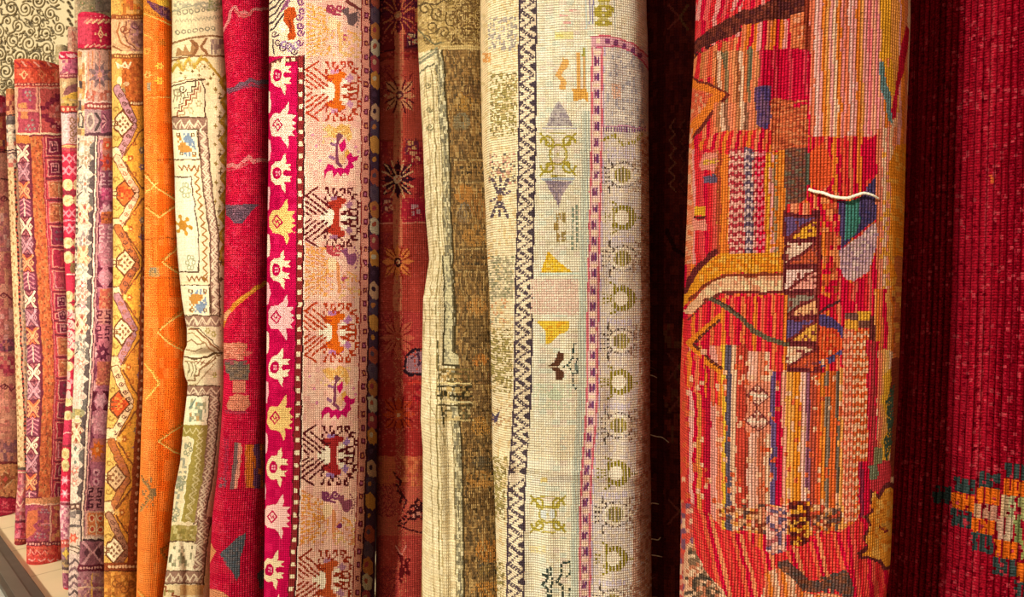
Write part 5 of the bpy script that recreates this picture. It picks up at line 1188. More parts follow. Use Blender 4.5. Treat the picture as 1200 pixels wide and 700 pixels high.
    p.rect(912, 176, 922, 300, '#e88838'); p.busy(896, 178, 922, 298, [None, None, None, '#d8742c'], 4, 4)
    # brown block
    p.poly([(919, 174), (946, 172), (948, 200), (945, 232), (930, 238), (928, 246), (920, 246)], '#7c443c'); p.busy(919, 174, 948, 246, [None, '#6c4c44', '#84503c', '#746454'], 4, 2.6, pts=[(919, 174), (946, 172), (945, 232), (920, 246)]); p.rect(944, 178, 948, 216, '#5c5c50')
    # ---- right top field of pink and orange stripes
    stripes(949, -400, 1034, 162, [PNK, CRM, ORG, '#f08c84', '#e87858', '#f4b4a8', PNK, ORG, '#ec9c58'], 4.5)
    stripes(1012, -400, 1030, 162, ['#f08888', PNK, '#f0787c', '#ee9c80'], 4.5)
    stripes(1030, -400, 1150, 700, [SAL, CRM, '#eca078', PNK, ORG], 4)
    p.rect(1032, -100, 1044, 68, YEL); p.rect(1044, -100, 1054, 130, '#e8944c'); p.poly([(1036, 66), (1041, 80), (1044, 100), (1044, 112), (1040, 96), (1033, 70)], YEL)
    p.poly([(1030, 73), (1035, 72), (1037, 90), (1042, 104), (1045, 116), (1046, 144), (1040, 142), (1038, 120), (1031, 100)], '#6c8484')
    p.poly([(1062, 30), (1066, 34), (1062, 66), (1054, 100), (1050, 138), (1045, 140), (1048, 110), (1054, 66)], '#bc1c34'); p.poly([(1042, 66), (1047, 76), (1048, 110), (1044, 112), (1041, 90)], YEL)
    stripes(948, 160, 1034, 230, [RED, SAL, CRI, ORG, CRI, '#e85840'], 5)
    p.poly([(948, 178), (966, 166), (976, 190), (972, 216), (960, 224), (948, 214)], '#e05a34'); p.poly([(1016, 164), (1028, 154), (1030, 205), (1010, 214)], CRI)
    stripes(950, 224, 986, 345, ['#e06038', RED, '#e8744c', CRI, ORG], 4.5); p.busy(950, 224, 986, 345, [None, None, RST, '#ec8c58', CRI], 4.5, 7)
    # indigo and teal shape
    p.poly([(982, 236), (1004, 234), (1016, 222), (1028, 204), (1029, 254), (1018, 264), (1003, 274), (986, 292), (984, 262)], '#56456c')
    p.poly([(990, 236), (1006, 232), (1008, 262), (1000, 276), (990, 282)], '#4c8478'); p.busy(984, 206, 1029, 290, [None, None, '#644c70', '#48406c', None], 4, 4, pts=[(1006, 232), (1028, 204), (1029, 254), (1008, 268)])
    p.poly([(984, 294), (1003, 278), (1018, 268), (1029, 258), (1027, 290), (1018, 318), (1000, 330), (990, 326), (985, 318)], '#d0a4a8'); p.busy(984, 258, 1029, 330, [None, '#b08898', '#e4c0b8', None], 4.4, 4, pts=[(984, 294), (1029, 258), (1027, 290), (1000, 330), (985, 318)])
    stripes(984, 300, 1028, 372, [CRI, RED, '#e06454', CRI], 4.5, 0, pts=[(984, 322), (998, 332), (1018, 320), (1027, 294), (1027, 372), (984, 372)])
    # right edge
    stripes(1027, 150, 1052, 520, [CRM, '#f08c78', '#ecb48c', SAL, '#e8846c'], 4.4); p.poly([(1042, 190), (1052, 170), (1062, 170), (1060, 330), (1046, 346), (1040, 300), (1044, 250)], '#e8882c'); p.busy(1030, 180, 1060, 340, [None, None, None, '#e89c44'], 4, 5)
    stripes(1024, 338, 1048, 420, [ORG, '#e06c44', CRI, '#ec9c58'], 4.5); p.rect(1050, 300, 1070, 480, '#cc7040'); p.busy(1046, 330, 1070, 500, [None, '#b85c38', '#e09850', None], 4, 6)
    # ---- column of small triangles
    p.rect(918, 246, 962, 438, '#6c2c30')
    def tri(y0, y1, a, b_):
        p.rect(921, y0, 957, y1, '#7c3434')
        p.poly([(921, y0 + 2), (955, y0 + 2), (921, y1 - 1)], a); p.poly([(957, y0 + 5), (957, y1), (926, y1)], b_)
    for k, (a, b_) in enumerate((('#6c5078', '#e8a038'), ('#f0c4ac', '#c45a3c'), ('#f0c0b4', '#ec9c8c'), ('#948070', '#f0a878'), ('#68507c', '#eaa44c'), ('#f2c4a4', '#b84c34'))):
        tri(253 + 30.3 * k, 253 + 30.3 * k + 25.5, a, b_)
    p.busy(921, 252, 958, 436, [None] * 6 + ['#8c4440'], 4.4, 3.6); p.rect(957, 256, 961.5, 436, '#84302c')
    stripes(922, 238, 952, 250, [SAL, RED, '#e8906c'], 4.5)
    # ---- orange arch band and cream band
    p.poly([(786, 360), (802, 336), (812, 314), (828, 298), (842, 292), (842, 298), (826, 310), (812, 334), (798, 366)], '#6c2c2c')
    p.poly([(790, 362), (806, 340), (818, 318), (834, 302), (850, 297), (918, 296), (918, 318), (850, 320), (830, 330), (812, 344), (796, 368)], '#e8962e')
    p.busy(806, 296, 918, 330, [None, None, '#eaa648', '#de7e28'], 4.4, 4.4, pts=[(806, 340), (834, 302), (918, 296), (918, 318), (830, 330)])
    p.poly([(806, 350), (826, 332), (850, 321), (918, 319), (918, 324), (850, 326), (828, 336), (808, 354)], '#8c402c')
    p.poly([(800, 366), (818, 346), (836, 330), (852, 325), (918, 323), (918, 340), (852, 342), (836, 346), (812, 368)], '#f0b68c'); p.busy(806, 323, 918, 366, [None, '#ecca9c', None, '#e09470'], 4.4, 6, pts=[(818, 346), (852, 325), (918, 323), (918, 340), (836, 346)])
    p.line([(826, 352), (846, 343), (918, 342)], 3, '#7c3430')
    # ---- red field with diagonals
    stripes(786, 346, 922, 470, [CRI, '#ec7848', RED, '#e03440', ORG, CRI, '#e8684c', RED], 4.5, 0, pts=[(786, 386), (812, 366), (830, 350), (922, 345), (922, 470), (786, 470)])
    p.line([(806, 374), (830, 350), (842, 348)], 2.4, '#7c3c30', (4, 1))
    p.line([(834, 350), (868, 372), (884, 388), (900, 397), (922, 404)], 6, '#6c5c48'); p.line([(836, 349), (868, 370)], 2, '#4c342c')
    p.line([(845, 371), (830, 384), (808, 402), (822, 416), (845, 436)], 8, '#e8862e'); p.line([(844, 375), (828, 389), (813, 403), (826, 416), (845, 432)], 3.6, '#64302a', (5, .8))
    # eye right of the triangles
    p.poly([(959, 370), (972, 374), (988, 384), (989, 404), (978, 424), (960, 432)], '#e45a34'); p.busy(960, 376, 986, 424, [None, '#d84030', None, '#ec7848'], 4, 3, pts=[(962, 382), (984, 392), (980, 416), (962, 424)])
    p.poly([(959, 368), (976, 372), (990, 386), (988, 400), (982, 388), (960, 382)], '#5c4876'); p.poly([(960, 424), (976, 416), (991, 404), (990, 412), (978, 424), (960, 432)], '#5c507c')
    p.poly([(959, 346), (980, 352), (978, 360), (962, 368)], CRI); p.line([(962, 366), (972, 358), (985, 352)], 3, '#5c3438')
    p.rect(990, 352, 1002, 366, CRI); p.rect(990, 367, 1006, 375, '#7c5048'); p.rect(1004, 366, 1020, 376, '#eaa83c'); p.rect(990, 376, 1004, 394, '#e8a040'); p.rect(1004, 376, 1022, 384, '#7c4c40'); p.rect(1018, 370, 1024, 410, '#6c3030')
    # ---- tall stripes of the lower half
    S = [(786, 806, '#e05040'), (806, 808, '#c02c38'), (808, 813, '#f0a89c'), (813, 817, CRI), (817, 822, '#e08c44'), (822, 826, RED), (826, 833, '#c4203c'), (833, 840, '#f0a090'), (840, 846, '#e87c58'), (846, 850, '#eab03c'),
         (850, 857, '#625464'), (857, 863, '#f0bc98'), (863, 872, '#c84838'), (872, 876, '#a84434'), (876, 882, '#f2b4a0'), (882, 888, '#eca890'), (888, 896, '#d87c5c'), (896, 902, '#f0bc9c'), (902, 909, '#6c547c'), (909, 916, '#c4183c'), (916, 921, '#f09c84'), (921, 930, '#eca050'), (930, 939, '#e6882c'),
         (939, 945, '#f2b4a4'), (945, 950, '#8c5468'), (950, 957, '#b8503c'), (957, 962, '#e45c34'), (962, 967, '#e88434'), (967, 972, '#8c7464'), (972, 980, '#e46a34'), (980, 984, '#6c5c50'), (984, 992, '#ea9c54')]
    for x0, x1, c in S:
        top = 405 if x0 < 846 else (404 if x0 < 874 else (412 if x0 < 900 else 436))
        if x0 >= 984: top = 432
        p.rect(x0, top, x1, 622, c)
    stripes(800, 404, 848, 480, [CRI, '#e87850', RED, ORG], 4.5, 0, pts=[(800, 420), (812, 406), (846, 440), (846, 478), (800, 450)])
    p.line([(845, 371), (830, 384), (808, 402), (822, 416), (845, 436)], 7, '#e8862e'); p.line([(844, 375), (828, 389), (813, 403), (826, 416), (845, 432)], 3.6, '#64302a', (5, .8))
    p.rect(822, 400, 826, 480, CRI)
    for cx in (888,):
        p.rect(874, 448, 902, 508, '#e88c70')
        for cy in (464, 494):
            p.dia(cx, cy, 14, 15, '#84403c'); p.dia(cx, cy, 11.5, 12.5, '#f2b8a0'); p.rect(cx - 2, cy - 13, cx + 1.6, cy + 13, '#c47460', p=.5); p.line([(cx - 9, cy), (cx + 9, cy)], 2.6, '#f8d4bc'); p.dots(cx - 7, cy - 6, cx + 7, cy - 6, 2, 1.6, 1.6, '#84403c'); p.dots(cx - 7, cy + 6, cx + 7, cy + 6, 2, 1.6, 1.6, '#84403c')
    p.busy(786, 410, 992, 622, [None] * 16 + ['#d8603c', '#f0b08c'], 4.4, 6)
    # speckled column
    sl = p.rows(384, 610); X, Y = p.X[sl], p.Yw[sl]
    for x0, x1, ca, cb in ((988, 1000, '#f0a080', '#dc6c50'), (1000, 1018, '#f4b48c', '#dc6438')):
        m = (X >= x0) & (X < x1) & (Y >= 386) & (Y < 612)
        i = np.floor(X / 4.4).astype(int); j = np.floor((Y + 2.7 * (i % 2)) / 5.4).astype(int); v = (i + j) % 2
        p.put(sl, m & (v == 0), ca); p.put(sl, m & (v == 1), cb)
    stripes(1016, 400, 1030, 560, [CRI, '#c83040', '#a83c3c'], 4.5); stripes(1028, 410, 1046, 540, [CRM, '#e87c5c', '#e89c5c', '#ecb46c'], 4.2)
    p.poly([(1036, 440), (1046, 430), (1046, 520), (1036, 560), (1030, 560), (1038, 500)], '#e8a83c'); p.rect(1044, 420, 1070, 560, '#8c4030'); p.poly([(1040, 470), (1048, 450), (1046, 520), (1036, 548)], '#4c5848', p=.8)
    p.rect(1014, 540, 1044, 576, '#c83c44'); p.rect(1018, 544, 1028, 562, '#7c7c64'); p.rect(1024, 524, 1034, 544, '#8c8460')
    stripes(1006, 540, 1018, 612, [CRI, '#8c3048', CRI], 4.4)
    # mosaic foot of the stripes
    p.busy(842, 592, 986, 628, ['#8c4430', '#e0a078', '#e8944c', '#6c4c44', '#f0b48c', '#c8503c', None], 4.6, 4.2, pts=[(842, 596), (880, 588), (930, 580), (986, 572), (988, 612), (940, 632), (870, 622), (842, 606)])
    p.busy(898, 594, 922, 650, ['#f0b4a4', '#b86060', '#6c546c', '#e89c88'], 4.6, 4.2); p.busy(926, 588, 948, 640, ['#e8962e', '#8c3424', '#dca048', '#5c2828'], 4.6, 4.6)
    # ---- red ground of the foot with slanted stripes
    foot = [(806, 588), (828, 598), (846, 620), (874, 628), (888, 642), (905, 650), (925, 646), (950, 634), (968, 626), (986, 622), (1012, 606), (1012, 1400), (786, 1400), (786, 586)]
    stripes(786, 584, 1012, 1400, [RED, '#ea6848', CRI, '#f08c60', RED, '#e04c40'], 5, .25, pts=foot)
    p.rect(786, 590, 812, 1400, '#e8987c'); p.busy(786, 590, 812, 720, [None, '#c85850', '#8c5c70', '#f0b898', '#e05848'], 4.4, 6)
    p.poly([(808, 634), (816, 650), (832, 676), (848, 692), (858, 712), (800, 712), (802, 650)], '#e8b08c'); p.busy(802, 634, 858, 716, [None, '#8c6c54', '#5c4c40', '#f0c4a0', '#c87c5c'], 4.4, 4.2, pts=[(808, 634), (832, 676), (858, 712), (800, 712)])
    p.poly([(912, 658), (922, 656), (934, 668), (948, 680), (962, 682), (980, 672), (990, 668), (1000, 684), (998, 700), (978, 690), (960, 694), (940, 692), (922, 676), (912, 668)], '#6c4c44'); p.busy(912, 656, 1000, 700, [None, '#84503c', '#5c4c48', None], 4.4, 4, pts=[(912, 658), (948, 680), (990, 668), (998, 700), (940, 692), (912, 668)])
    p.poly([(896, 672), (914, 664), (926, 684), (944, 696), (980, 696), (996, 704), (1000, 760), (890, 760)], '#f09c74'); stripes(890, 664, 1000, 800, ['#f0a47c', CRM, '#e87c58', ORG], 4.6, .1, pts=[(896, 672), (914, 664), (944, 696), (996, 704), (1000, 800), (880, 800)])
    stripes(985, 606, 1046, 800, [RED, '#e44c40', CRI, '#e85c4c'], 5, .1, pts=[(985, 624), (1004, 610), (1046, 640), (1046, 800), (1004, 800), (1000, 690)])
    # star at right foot
    p.poly([(1018, 572), (1028, 580), (1036, 566), (1060, 566), (1060, 668), (1036, 668), (1028, 660), (1018, 656), (1006, 656), (1004, 648), (1016, 640), (1012, 630), (1018, 616), (1012, 606), (1020, 600)], '#6c3030')
    p.poly([(1021, 578), (1030, 586), (1038, 572), (1060, 572), (1060, 662), (1038, 664), (1030, 654), (1010, 652), (1018, 644), (1016, 630), (1022, 616), (1017, 606), (1023, 600)], '#e8943a'); p.busy(1008, 572, 1060, 664, [None, None, '#eca854', '#d87c2c'], 4.4, 5, pts=[(1021, 578), (1060, 572), (1060, 662), (1010, 652), (1018, 630)])
    p.dots(1030, 615, 1040, 625, 3, 1.6, 1.6, '#8c3430')

# ---------------------------------------------------------------- deep red carpet at the right
def paint_r(p):
    p.fill('#980e22')
    sl = slice(0, p.H); X = p.X[sl]; Y = p.Yw[sl]
    u = X + .035 * (Y - 350)
    v = np.floor(u / 4.6).astype(int)
    rr = np.random.default_rng(3).random(600)
    for k, c in enumerate(('#900a1e', '#a41024', '#ac162a', '#88081a')): p.put(sl, (rr[v % 600] * 4).astype(int) == k, c)
    p.put(sl, (v % 2 == 0), '#b01c30', p=.35); p.put(sl, (rr[(v * 3 + 1) % 600] > .86), '#c03440', p=.5)
    G, O = '#3c4a48', '#ea6c1c'
    def blk(x0, y0, x1, y1, c, alt=None):
        n = max(int(round((x1 - x0) / 9.3)), 1); w = (x1 - x0) / n
        for k in range(n):
            xa = x0 + k * w; dy = .0 * k
            p.rect(xa, y0 + k * 1.6, xa + w * .86, y1 + k * 1.6, c if alt is None else alt[k % len(alt)])
            p.rect(xa + w * .86, y0 + k * 1.6, xa + w, y1 + k * 1.6, '#9c1428')
    blk(1093, 569, 1116, 590, G)
    blk(1115, 577, 1143, 599, O); blk(1118, 559, 1144, 576, G); blk(1114, 596, 1140, 617, G)
    blk(1147, 552, 1174, 571, G); blk(1145, 571, 1173, 590, O); blk(1142, 590, 1169, 608, '', ['#d8a078', '#c88c70', '#d09078']); blk(1139, 607, 1166, 627, O); blk(1138, 624, 1165, 646, G)
    blk(1178, 542, 1206, 560, G); blk(1176, 561, 1204, 580, O); blk(1173, 580, 1202, 608, '', ['#d0a880', '#b8b080', '#a8a468']); blk(1169, 606, 1198, 634, '', ['#cc9c84', '#d8b494', '#8c9458']); blk(1166, 633, 1194, 655, O); blk(1163, 653, 1192, 673, G)
    for k in range(1, 4):   # the stepped lozenge carries on beyond the frame
        blk(1178 + 29 * k, 542 - 9 * k, 1206 + 29 * k, 560 - 9 * k, G); blk(1205 + 29 * (k - 1), 552 - 9 * (k - 1), 1233 + 29 * (k - 1), 690 + 20 * (k - 1), O)
        blk(1163 + 26 * k, 653 + 27 * k, 1192 + 26 * k, 673 + 27 * k, G); blk(1166 + 26 * k, 633 + 27 * k, 1194 + 26 * k, 655 + 27 * k, O)
    blk(1196, 634, 1240, 660, '', ['#9c9c58', '#c8a078'])
    p.put(sl, (X > 1160) & (Y > 205) & (X < 1166) & (Y < 214), '#d86030')
    p.busy(1040, -400, 1500, 1500, [None] * 14 + ['#c43c48', '#80061a'], 4, 4)
# ================================================================ the carpets, far to near
FAR = dict(fleck=.17, warm=.15, pitch=(.8, .85), per=(2, 2), bump=.25, crev=.12, noise=.07, dist=.003)
rug('rolled_carpet', 'dusty red carpet farthest left, cut off by the left edge of the photo', [(90, -34, 12), (108, -34, 12), (200, -34, 14), (300, -34, 18), (400, -34, 21), (500, -34, 24), (610, -34, 22)], 3.72, .10, paint_a, ztop=EYE + 242 / F * 3.72, seed=11, **FAR)
rug('rolled_carpet', 'narrow carpet with a tan dotted guard stripe, squeezed between dusty red roll and cross-bordered roll', [(90, 7, 22), (140, 7, 24), (200, 9, 27), (300, 13, 32), (400, 17, 38), (500, 20, 38), (560, 21, 36), (600, 18, 34), (640, 16.5, 36)], 3.31, .06, paint_b, ztop=EYE + 247 / F * 3.31, seed=12, **FAR)
rug('rolled_carpet', 'red carpet with vertical border of crossed motifs, its orange-red bottom hem on pale tiles', [(70, 16.2, 74), (150, 18, 76), (200, 21, 77), (250, 23, 78), (300, 26, 80), (350, 28.5, 83), (400, 31, 85), (450, 32, 84), (500, 31, 80), (550, 30.5, 77), (600, 29.5, 75), (640, 31, 75), (662, 31, 76)], 3.07, .08, paint_c, ztop=EYE + 281 / F * 3.07, seed=13, **FAR)
rug('rolled_carpet', 'slim crimson carpet with stacked cream discs and pink leaves on its face', [(60, 68.5, 98), (100, 70, 98), (150, 72, 98), (200, 73, 98), (300, 75, 97), (350, 78, 97), (400, 79, 97), (450, 78.5, 95), (480, 76, 93), (530, 72.5, 92), (600, 70, 90), (650, 72, 90), (695, 74, 90)], 2.80, .06, paint_d, ztop=EYE + 290 / F * 2.80, seed=14, **FAR)
rug('rolled_carpet', 'rose carpet with crimson top band and grey star, its cream side full of crosses', [(15, 91, 133), (60, 91, 134), (100, 91, 135), (200, 90, 136), (300, 88, 136), (400, 88, 136), (450, 86, 132), (500, 84, 128), (550, 83, 127), (600, 82, 126), (700, 80, 126)], 2.63, .07, paint_e, ztop=EYE + 336 / F * 2.63, seed=15, **FAR)
rug('rolled_carpet', 'plain olive-beige carpet top just visible against the carved plaster wall', [(52, 65, 82), (700, 65, 82)], 3.34, .05, paint_f1, ztop=EYE + 298 / F * 3.34, seed=16, **FAR)
rug('rolled_carpet', 'faded terracotta-pink carpet top left of the crimson top band', [(30, 79.5, 103), (700, 79.5, 103)], 2.93, .035, paint_f2, ztop=EYE + 319 / F * 2.93, seed=17, **FAR)
rug('rolled_carpet', 'tall beige carpet with dotted edge rising behind the crimson top band', [(0, 87.5, 134), (700, 87.5, 134)], 3.48, .05, paint_f3, ztop=2.85, seed=18, **FAR)
rug('rolled_carpet', 'amber gold carpet with zigzag lozenges and cream beaded side stripe', [(0, 130, 172), (100, 131, 172), (200, 132, 173), (300, 132.5, 173), (400, 132, 172), (450, 128.5, 171), (500, 125, 169), (600, 122, 166), (650, 122, 165), (700, 122, 164)], 2.45, .08, paint_g, ztop=2.62, seed=19, **{**FAR, 'pitch': (.85, .85)})
rug('rolled_carpet', 'plain bright orange carpet with faint dotted chevrons', [(0, 168, 210), (100, 168, 210), (200, 169.5, 212), (300, 169.5, 217), (400, 168.5, 224), (450, 168, 224), (500, 165.5, 220), (560, 164, 216), (600, 162, 211), (650, 161, 206), (700, 159.5, 200)], 2.3, .08, paint_h, ztop=2.58, seed=20, pitch=(.95, .95), per=(2.4, 2.4), bump=.6, crev=.34, gain=.95, noise=.09)
def fold_i(X, V):
    f = np.zeros_like(X)
    f -= .014 * np.exp(-((V - 417 + .12 * (X - 225)) / 4.5) ** 2)          # the pinch
    f += .010 * np.exp(-((V - 406) / 8) ** 2) + .012 * np.exp(-((V - 433) / 10) ** 2)
    f -= .008 * np.exp(-((X - 214 + 6 * np.sin(V / 40)) / 4) ** 2) * np.clip((V - 490) / 40, 0, 1)
    f -= .006 * np.exp(-((V - 425 - .5 * (X - 215)) / 3) ** 2) * (np.abs(V - 425) < 18)
    return f
rug('rolled_carpet', 'cream carpet with stepped medallions and brown hooked border, pinched halfway down', [(0, 201.5, 268), (50, 202, 270), (100, 201, 274), (130, 201, 275), (200, 204.5, 274), (250, 205.5, 273), (300, 208, 272), (350, 213, 272), (385, 219, 271), (404, 219, 271), (411, 216, 270), (425, 214.5, 270), (440, 217, 270), (447, 220, 270), (462, 219, 270), (500, 214.5, 268), (540, 211, 265), (570, 205, 262), (600, 202, 258), (650, 197, 256), (700, 190, 255)], 2.1, .09, paint_i, ztop=2.5, seed=21, pitch=(.8, .85), per=(2, 2), bump=.3, crev=.2, gain=.86, fleck=.06, noise=.08, fold=fold_i, ripple=.006)
rug('rolled_carpet', 'scarlet carpet with slate-grey triangles, pink zigzags and one orange diagonal', [(0, 260, 324), (50, 262, 324), (100, 265.5, 324), (150, 266.5, 324), (200, 265.5, 324), (250, 264, 323), (300, 263, 322), (400, 262, 322), (450, 262, 322), (500, 259, 321), (550, 255, 321), (600, 249, 320), (650, 246, 320), (700, 245.5, 320)], 1.98, .10, paint_j, ztop=2.5, seed=22, pitch=(1.0, 1.0), per=(2.6, 2.6), bump=.8, crev=.42, gain=.95, noise=.11, n=2.4, colnoise=.04)
rug('rolled_carpet', 'pink carpet with tree-and-bird motifs and a crimson strip of cream rosettes', [(0, 315.5, 445), (100, 315, 445), (200, 314.5, 444), (300, 313, 444), (400, 312.5, 443), (500, 311.5, 442), (600, 310.5, 441), (700, 309, 439)], 1.72, .10, paint_k, ztop=2.5, seed=23, n=2.6, pitch=(.95, .95), per=(2.4, 2.4), bump=.6, crev=.34, gain=.93, noise=.07)
rug('rolled_carpet', 'shaded brick-red carpet with star flowers, in the gap right of the pink tree carpet', [(0, 444, 504), (100, 444, 506), (200, 444, 508), (300, 444, 512), (400, 443, 510), (500, 442, 508), (600, 441, 508), (700, 440, 508)], 1.85, .055, paint_l, ztop=2.45, seed=24, pitch=(1.1, 1.1), per=(2, 2), bump=.5, crev=.2, noise=.09)
def fold_m(X, V):
    return -.010 * np.exp(-((X - 517 - .03 * (V - 200)) / 5) ** 2) + .006 * np.exp(-((X - 506) / 6) ** 2) * np.exp(-((V - 300) / 60) ** 2)
rug('rolled_carpet', 'worn olive-brown carpet with a cream left edge and grey-green guard stripe', [(0, 489.5, 592), (50, 489.5, 592), (100, 492, 592), (175, 496, 594), (250, 498.5, 596), (290, 502, 598), (305, 503, 598), (325, 500, 598), (350, 496, 600), (430, 494.5, 602), (490, 493, 604), (525, 495.5, 605), (600, 495.5, 608), (700, 493.5, 610)], 1.50, .10, paint_m, ztop=2.45, seed=25, pitch=(1.1, 1.2), per=(2, 3), bump=.5, crev=.22, noise=.13, fold=fold_m)
def fold_n(X, V):
    return -.016 * np.exp(-((X - 600 - 12 * np.exp(-((V - 560) / 60) ** 2)) / 9) ** 2) * np.clip((V - 420) / 120, 0, 1) + .008 * np.exp(-((V - 552 - .1 * (X - 650)) / 8) ** 2)
N_ = rug('rolled_carpet', 'wide cream carpet with a pink beaded stripe and a column of olive rings', [(0, 563, 757), (40, 563, 758), (60, 563, 759), (100, 563.5, 760), (175, 565, 760), (250, 569, 761), (300, 571, 761), (350, 574, 762), (400, 575, 762), (450, 576, 762), (525, 577, 762), (560, 579, 763), (600, 580.5, 763), (700, 583, 764)], 1.24, .15, paint_n, ztop=2.4, seed=26, n=3.3, pitch=(1.45, 1.45), per=(2, 2), bump=.7, crev=.38, wt=(.6, 1.0), gain=1.06, noise=.07, fold=fold_n, wob=.3)
rug('rolled_carpet', 'dark maroon carpet almost lost in the shadow right of the wide cream one', [(0, 753, 838), (350, 750, 834), (700, 750, 832)], 1.42, .06, paint_p, ztop=2.4, seed=27, gain=1.8, pitch=(1.6, 1.6), per=(2, 2), bump=.5, crev=.25)
Q_ = rug('rolled_carpet', 'brilliant red, orange and pink patchwork-striped carpet with a loose white thread', [(0, 815.5, 1067), (50, 814, 1067), (100, 811, 1065), (175, 807, 1062), (250, 805, 1060), (300, 803, 1058), (350, 801.5, 1056), (400, 799, 1054.5), (450, 797, 1053), (525, 797, 1048), (600, 798, 1045), (640, 797.5, 1043), (700, 796.5, 1034)], .97, .14, paint_q, ztop=2.3, seed=28, n=2.5, pitch=(2.1, 1.75), per=(2, 2), bump=1.0, crev=.40, sat=1.06, wt=(1.0, .5), noise=.10, ripple=.005, wob=.9, dist=.004)
rug('rolled_carpet', 'deep red coarse carpet at the right edge with an orange stepped lozenge', [(0, 1052, 1420), (350, 1042, 1412), (525, 1034, 1408), (700, 1024, 1400)], 1.12, .17, paint_r, ztop=2.3, seed=29, n=2.6, pitch=(2.3, 1.8), per=(4, 2), bump=1.0, crev=.55, wt=(1.0, .4), noise=.14, colnoise=.12, dist=.006, gain=.8)
for o in RUGS.values(): o['group'] = 'carpets stood on end in a row'

# loose yarn ends (parts of their carpets)
def surf(o, px, py, off=.004):
    """point on the carpet under a given line of sight"""
    from mathutils import Vector
    dp = bpy.context.evaluated_depsgraph_get()
    d = Vector(((px - CX) / F, 1.0, -(py - CY) / F)).normalized()
    mi = Vector(o.location)
    ok, loc, nrm, idx = o.ray_cast(Vector((0, 0, EYE)) - mi, d)
    if not ok: return None
    q = loc + nrm * off
    if nrm.dot(d) > 0: q = loc - nrm * off
    return np.array(q)                      # in the carpet's own space
bpy.context.view_layer.update()
thread_mat = simple_mat('white_yarn', '#f6ecd8', .9, .08, 300, bump=.3)
yarn_mat = simple_mat('cream_yarn', '#d8c8a4', .9, .1, 300)
fuzz_mat = simple_mat('brown_yarn', '#8c5c44', .9, .2, 300)
pts = [surf(Q_, x, y, o_) for x, y, o_ in ((947, 222, .002), (953, 225, .005), (965, 227, .006), (978, 231, .007), (990, 233, .007), (1000, 230, .006), (1009, 228, .007), (1019, 230, .007), (1028, 233, .003))]
t = tube('loose_thread', pts, .0022, thread_mat, Q_); t['label'] = 'white loose thread'
def yarn(o, pix, d, rad, mat):
    base = np.array(o.location)
    tube('loose_thread', [at_depth(x, y, d + k * .0) - base for k, (x, y) in enumerate(pix)], rad, mat, o, seg=5, sub=4)
dn = 1.372
for pix in ([(756, 440), (762, 440), (766, 441), (770, 443)], [(755, 508), (763, 510), (770, 512), (776, 513), (784, 519)], [(756, 650), (766, 651), (776, 653)], [(757, 592), (765, 590), (772, 591)], [(757, 634), (764, 632), (771, 633), (774, 630)]):
    yarn(N_, pix, dn, .0011, yarn_mat)
r2 = random.Random(5)
for k in range(34):
    y = r2.uniform(360, 700); x = r2.uniform(748, 758); l = r2.uniform(6, 14); s = r2.uniform(-5, 5)
    yarn(N_, [(x, y), (x + l * .5, y + s * .3), (x + l, y + s)], dn - .01, .0005, fuzz_mat)

# ================================================================ setting
floor_mat = bpy.data.materials.new('floor_tiles'); floor_mat.use_nodes = True
nt = floor_mat.node_tree; bs = nt.nodes['Principled BSDF']; bs.inputs['Roughness'].default_value = .45
tc = nt.nodes.new('ShaderNodeTexCoord'); mp = nt.nodes.new('ShaderNodeMapping'); br = nt.nodes.new('ShaderNodeTexBrick')
mp.inputs['Rotation'].default_value = (0, 0, math.radians(40)); mp.inputs['Location'].default_value = (.12, .05, 0)
br.offset = 0; br.inputs['Scale'].default_value = 1.0; br.inputs['Brick Width'].default_value = .42; br.inputs['Row Height'].default_value = .42; br.inputs['Mortar Size'].default_value = .004
a = srgb2lin(h('#f2daae')); b = srgb2lin(h('#eed2a2')); c = srgb2lin(h('#c8a878'))
br.inputs['Color1'].default_value = (*a, 1); br.inputs['Color2'].default_value = (*b, 1); br.inputs['Mortar'].default_value = (*c, 1)
nz = nt.nodes.new('ShaderNodeTexNoise'); nz.inputs['Scale'].default_value = 6; nz.inputs['Detail'].default_value = 6
mxn = nt.nodes.new('ShaderNodeMix'); mxn.data_type = 'RGBA'; mxn.blend_type = 'MULTIPLY'; mxn.inputs['Factor'].default_value = .18
nt.links.new(tc.outputs['Object'], mp.inputs[0]); nt.links.new(mp.outputs[0], br.inputs['Vector']); nt.links.new(tc.outputs['Object'], nz.inputs['Vector'])
nt.links.new(br.outputs['Color'], mxn.inputs[6]); nt.links.new(nz.outputs[0], mxn.inputs[7]); nt.links.new(mxn.outputs[2], bs.inputs['Base Color'])

def plane(name, corners, mat, kind='structure'):
    me = bpy.data.meshes.new(name); me.from_pydata([tuple(c) for c in corners], [], [tuple(range(len(corners)))]); me.materials.append(mat)
    o = bpy.data.objects.new(name, me); COL.objects.link(o); o['kind'] = kind
    return o
def prism(name, base, z0, z1, mat, kind=None, bev=.0):
    n = len(base)
    vs = [(x, y, z0) for x, y in base] + [(x, y, z1) for x, y in base]
    fs = [tuple(range(n))[::-1], tuple(range(n, 2 * n))] + [(i, (i + 1) % n, n + (i + 1) % n, n + i) for i in range(n)]
    me = bpy.data.meshes.new(name); me.from_pydata(vs, [], fs); me.materials.append(mat); me.update()
    o = bpy.data.objects.new(name, me); COL.objects.link(o)
    if bev:
        m = o.modifiers.new('b', 'BEVEL'); m.width = bev; m.segments = 2
    if kind: o['kind'] = kind
    return o
plane('floor', [(-6, -3, 0), (4, -3, 0), (4, 7, 0), (-6, 7, 0)], floor_mat)

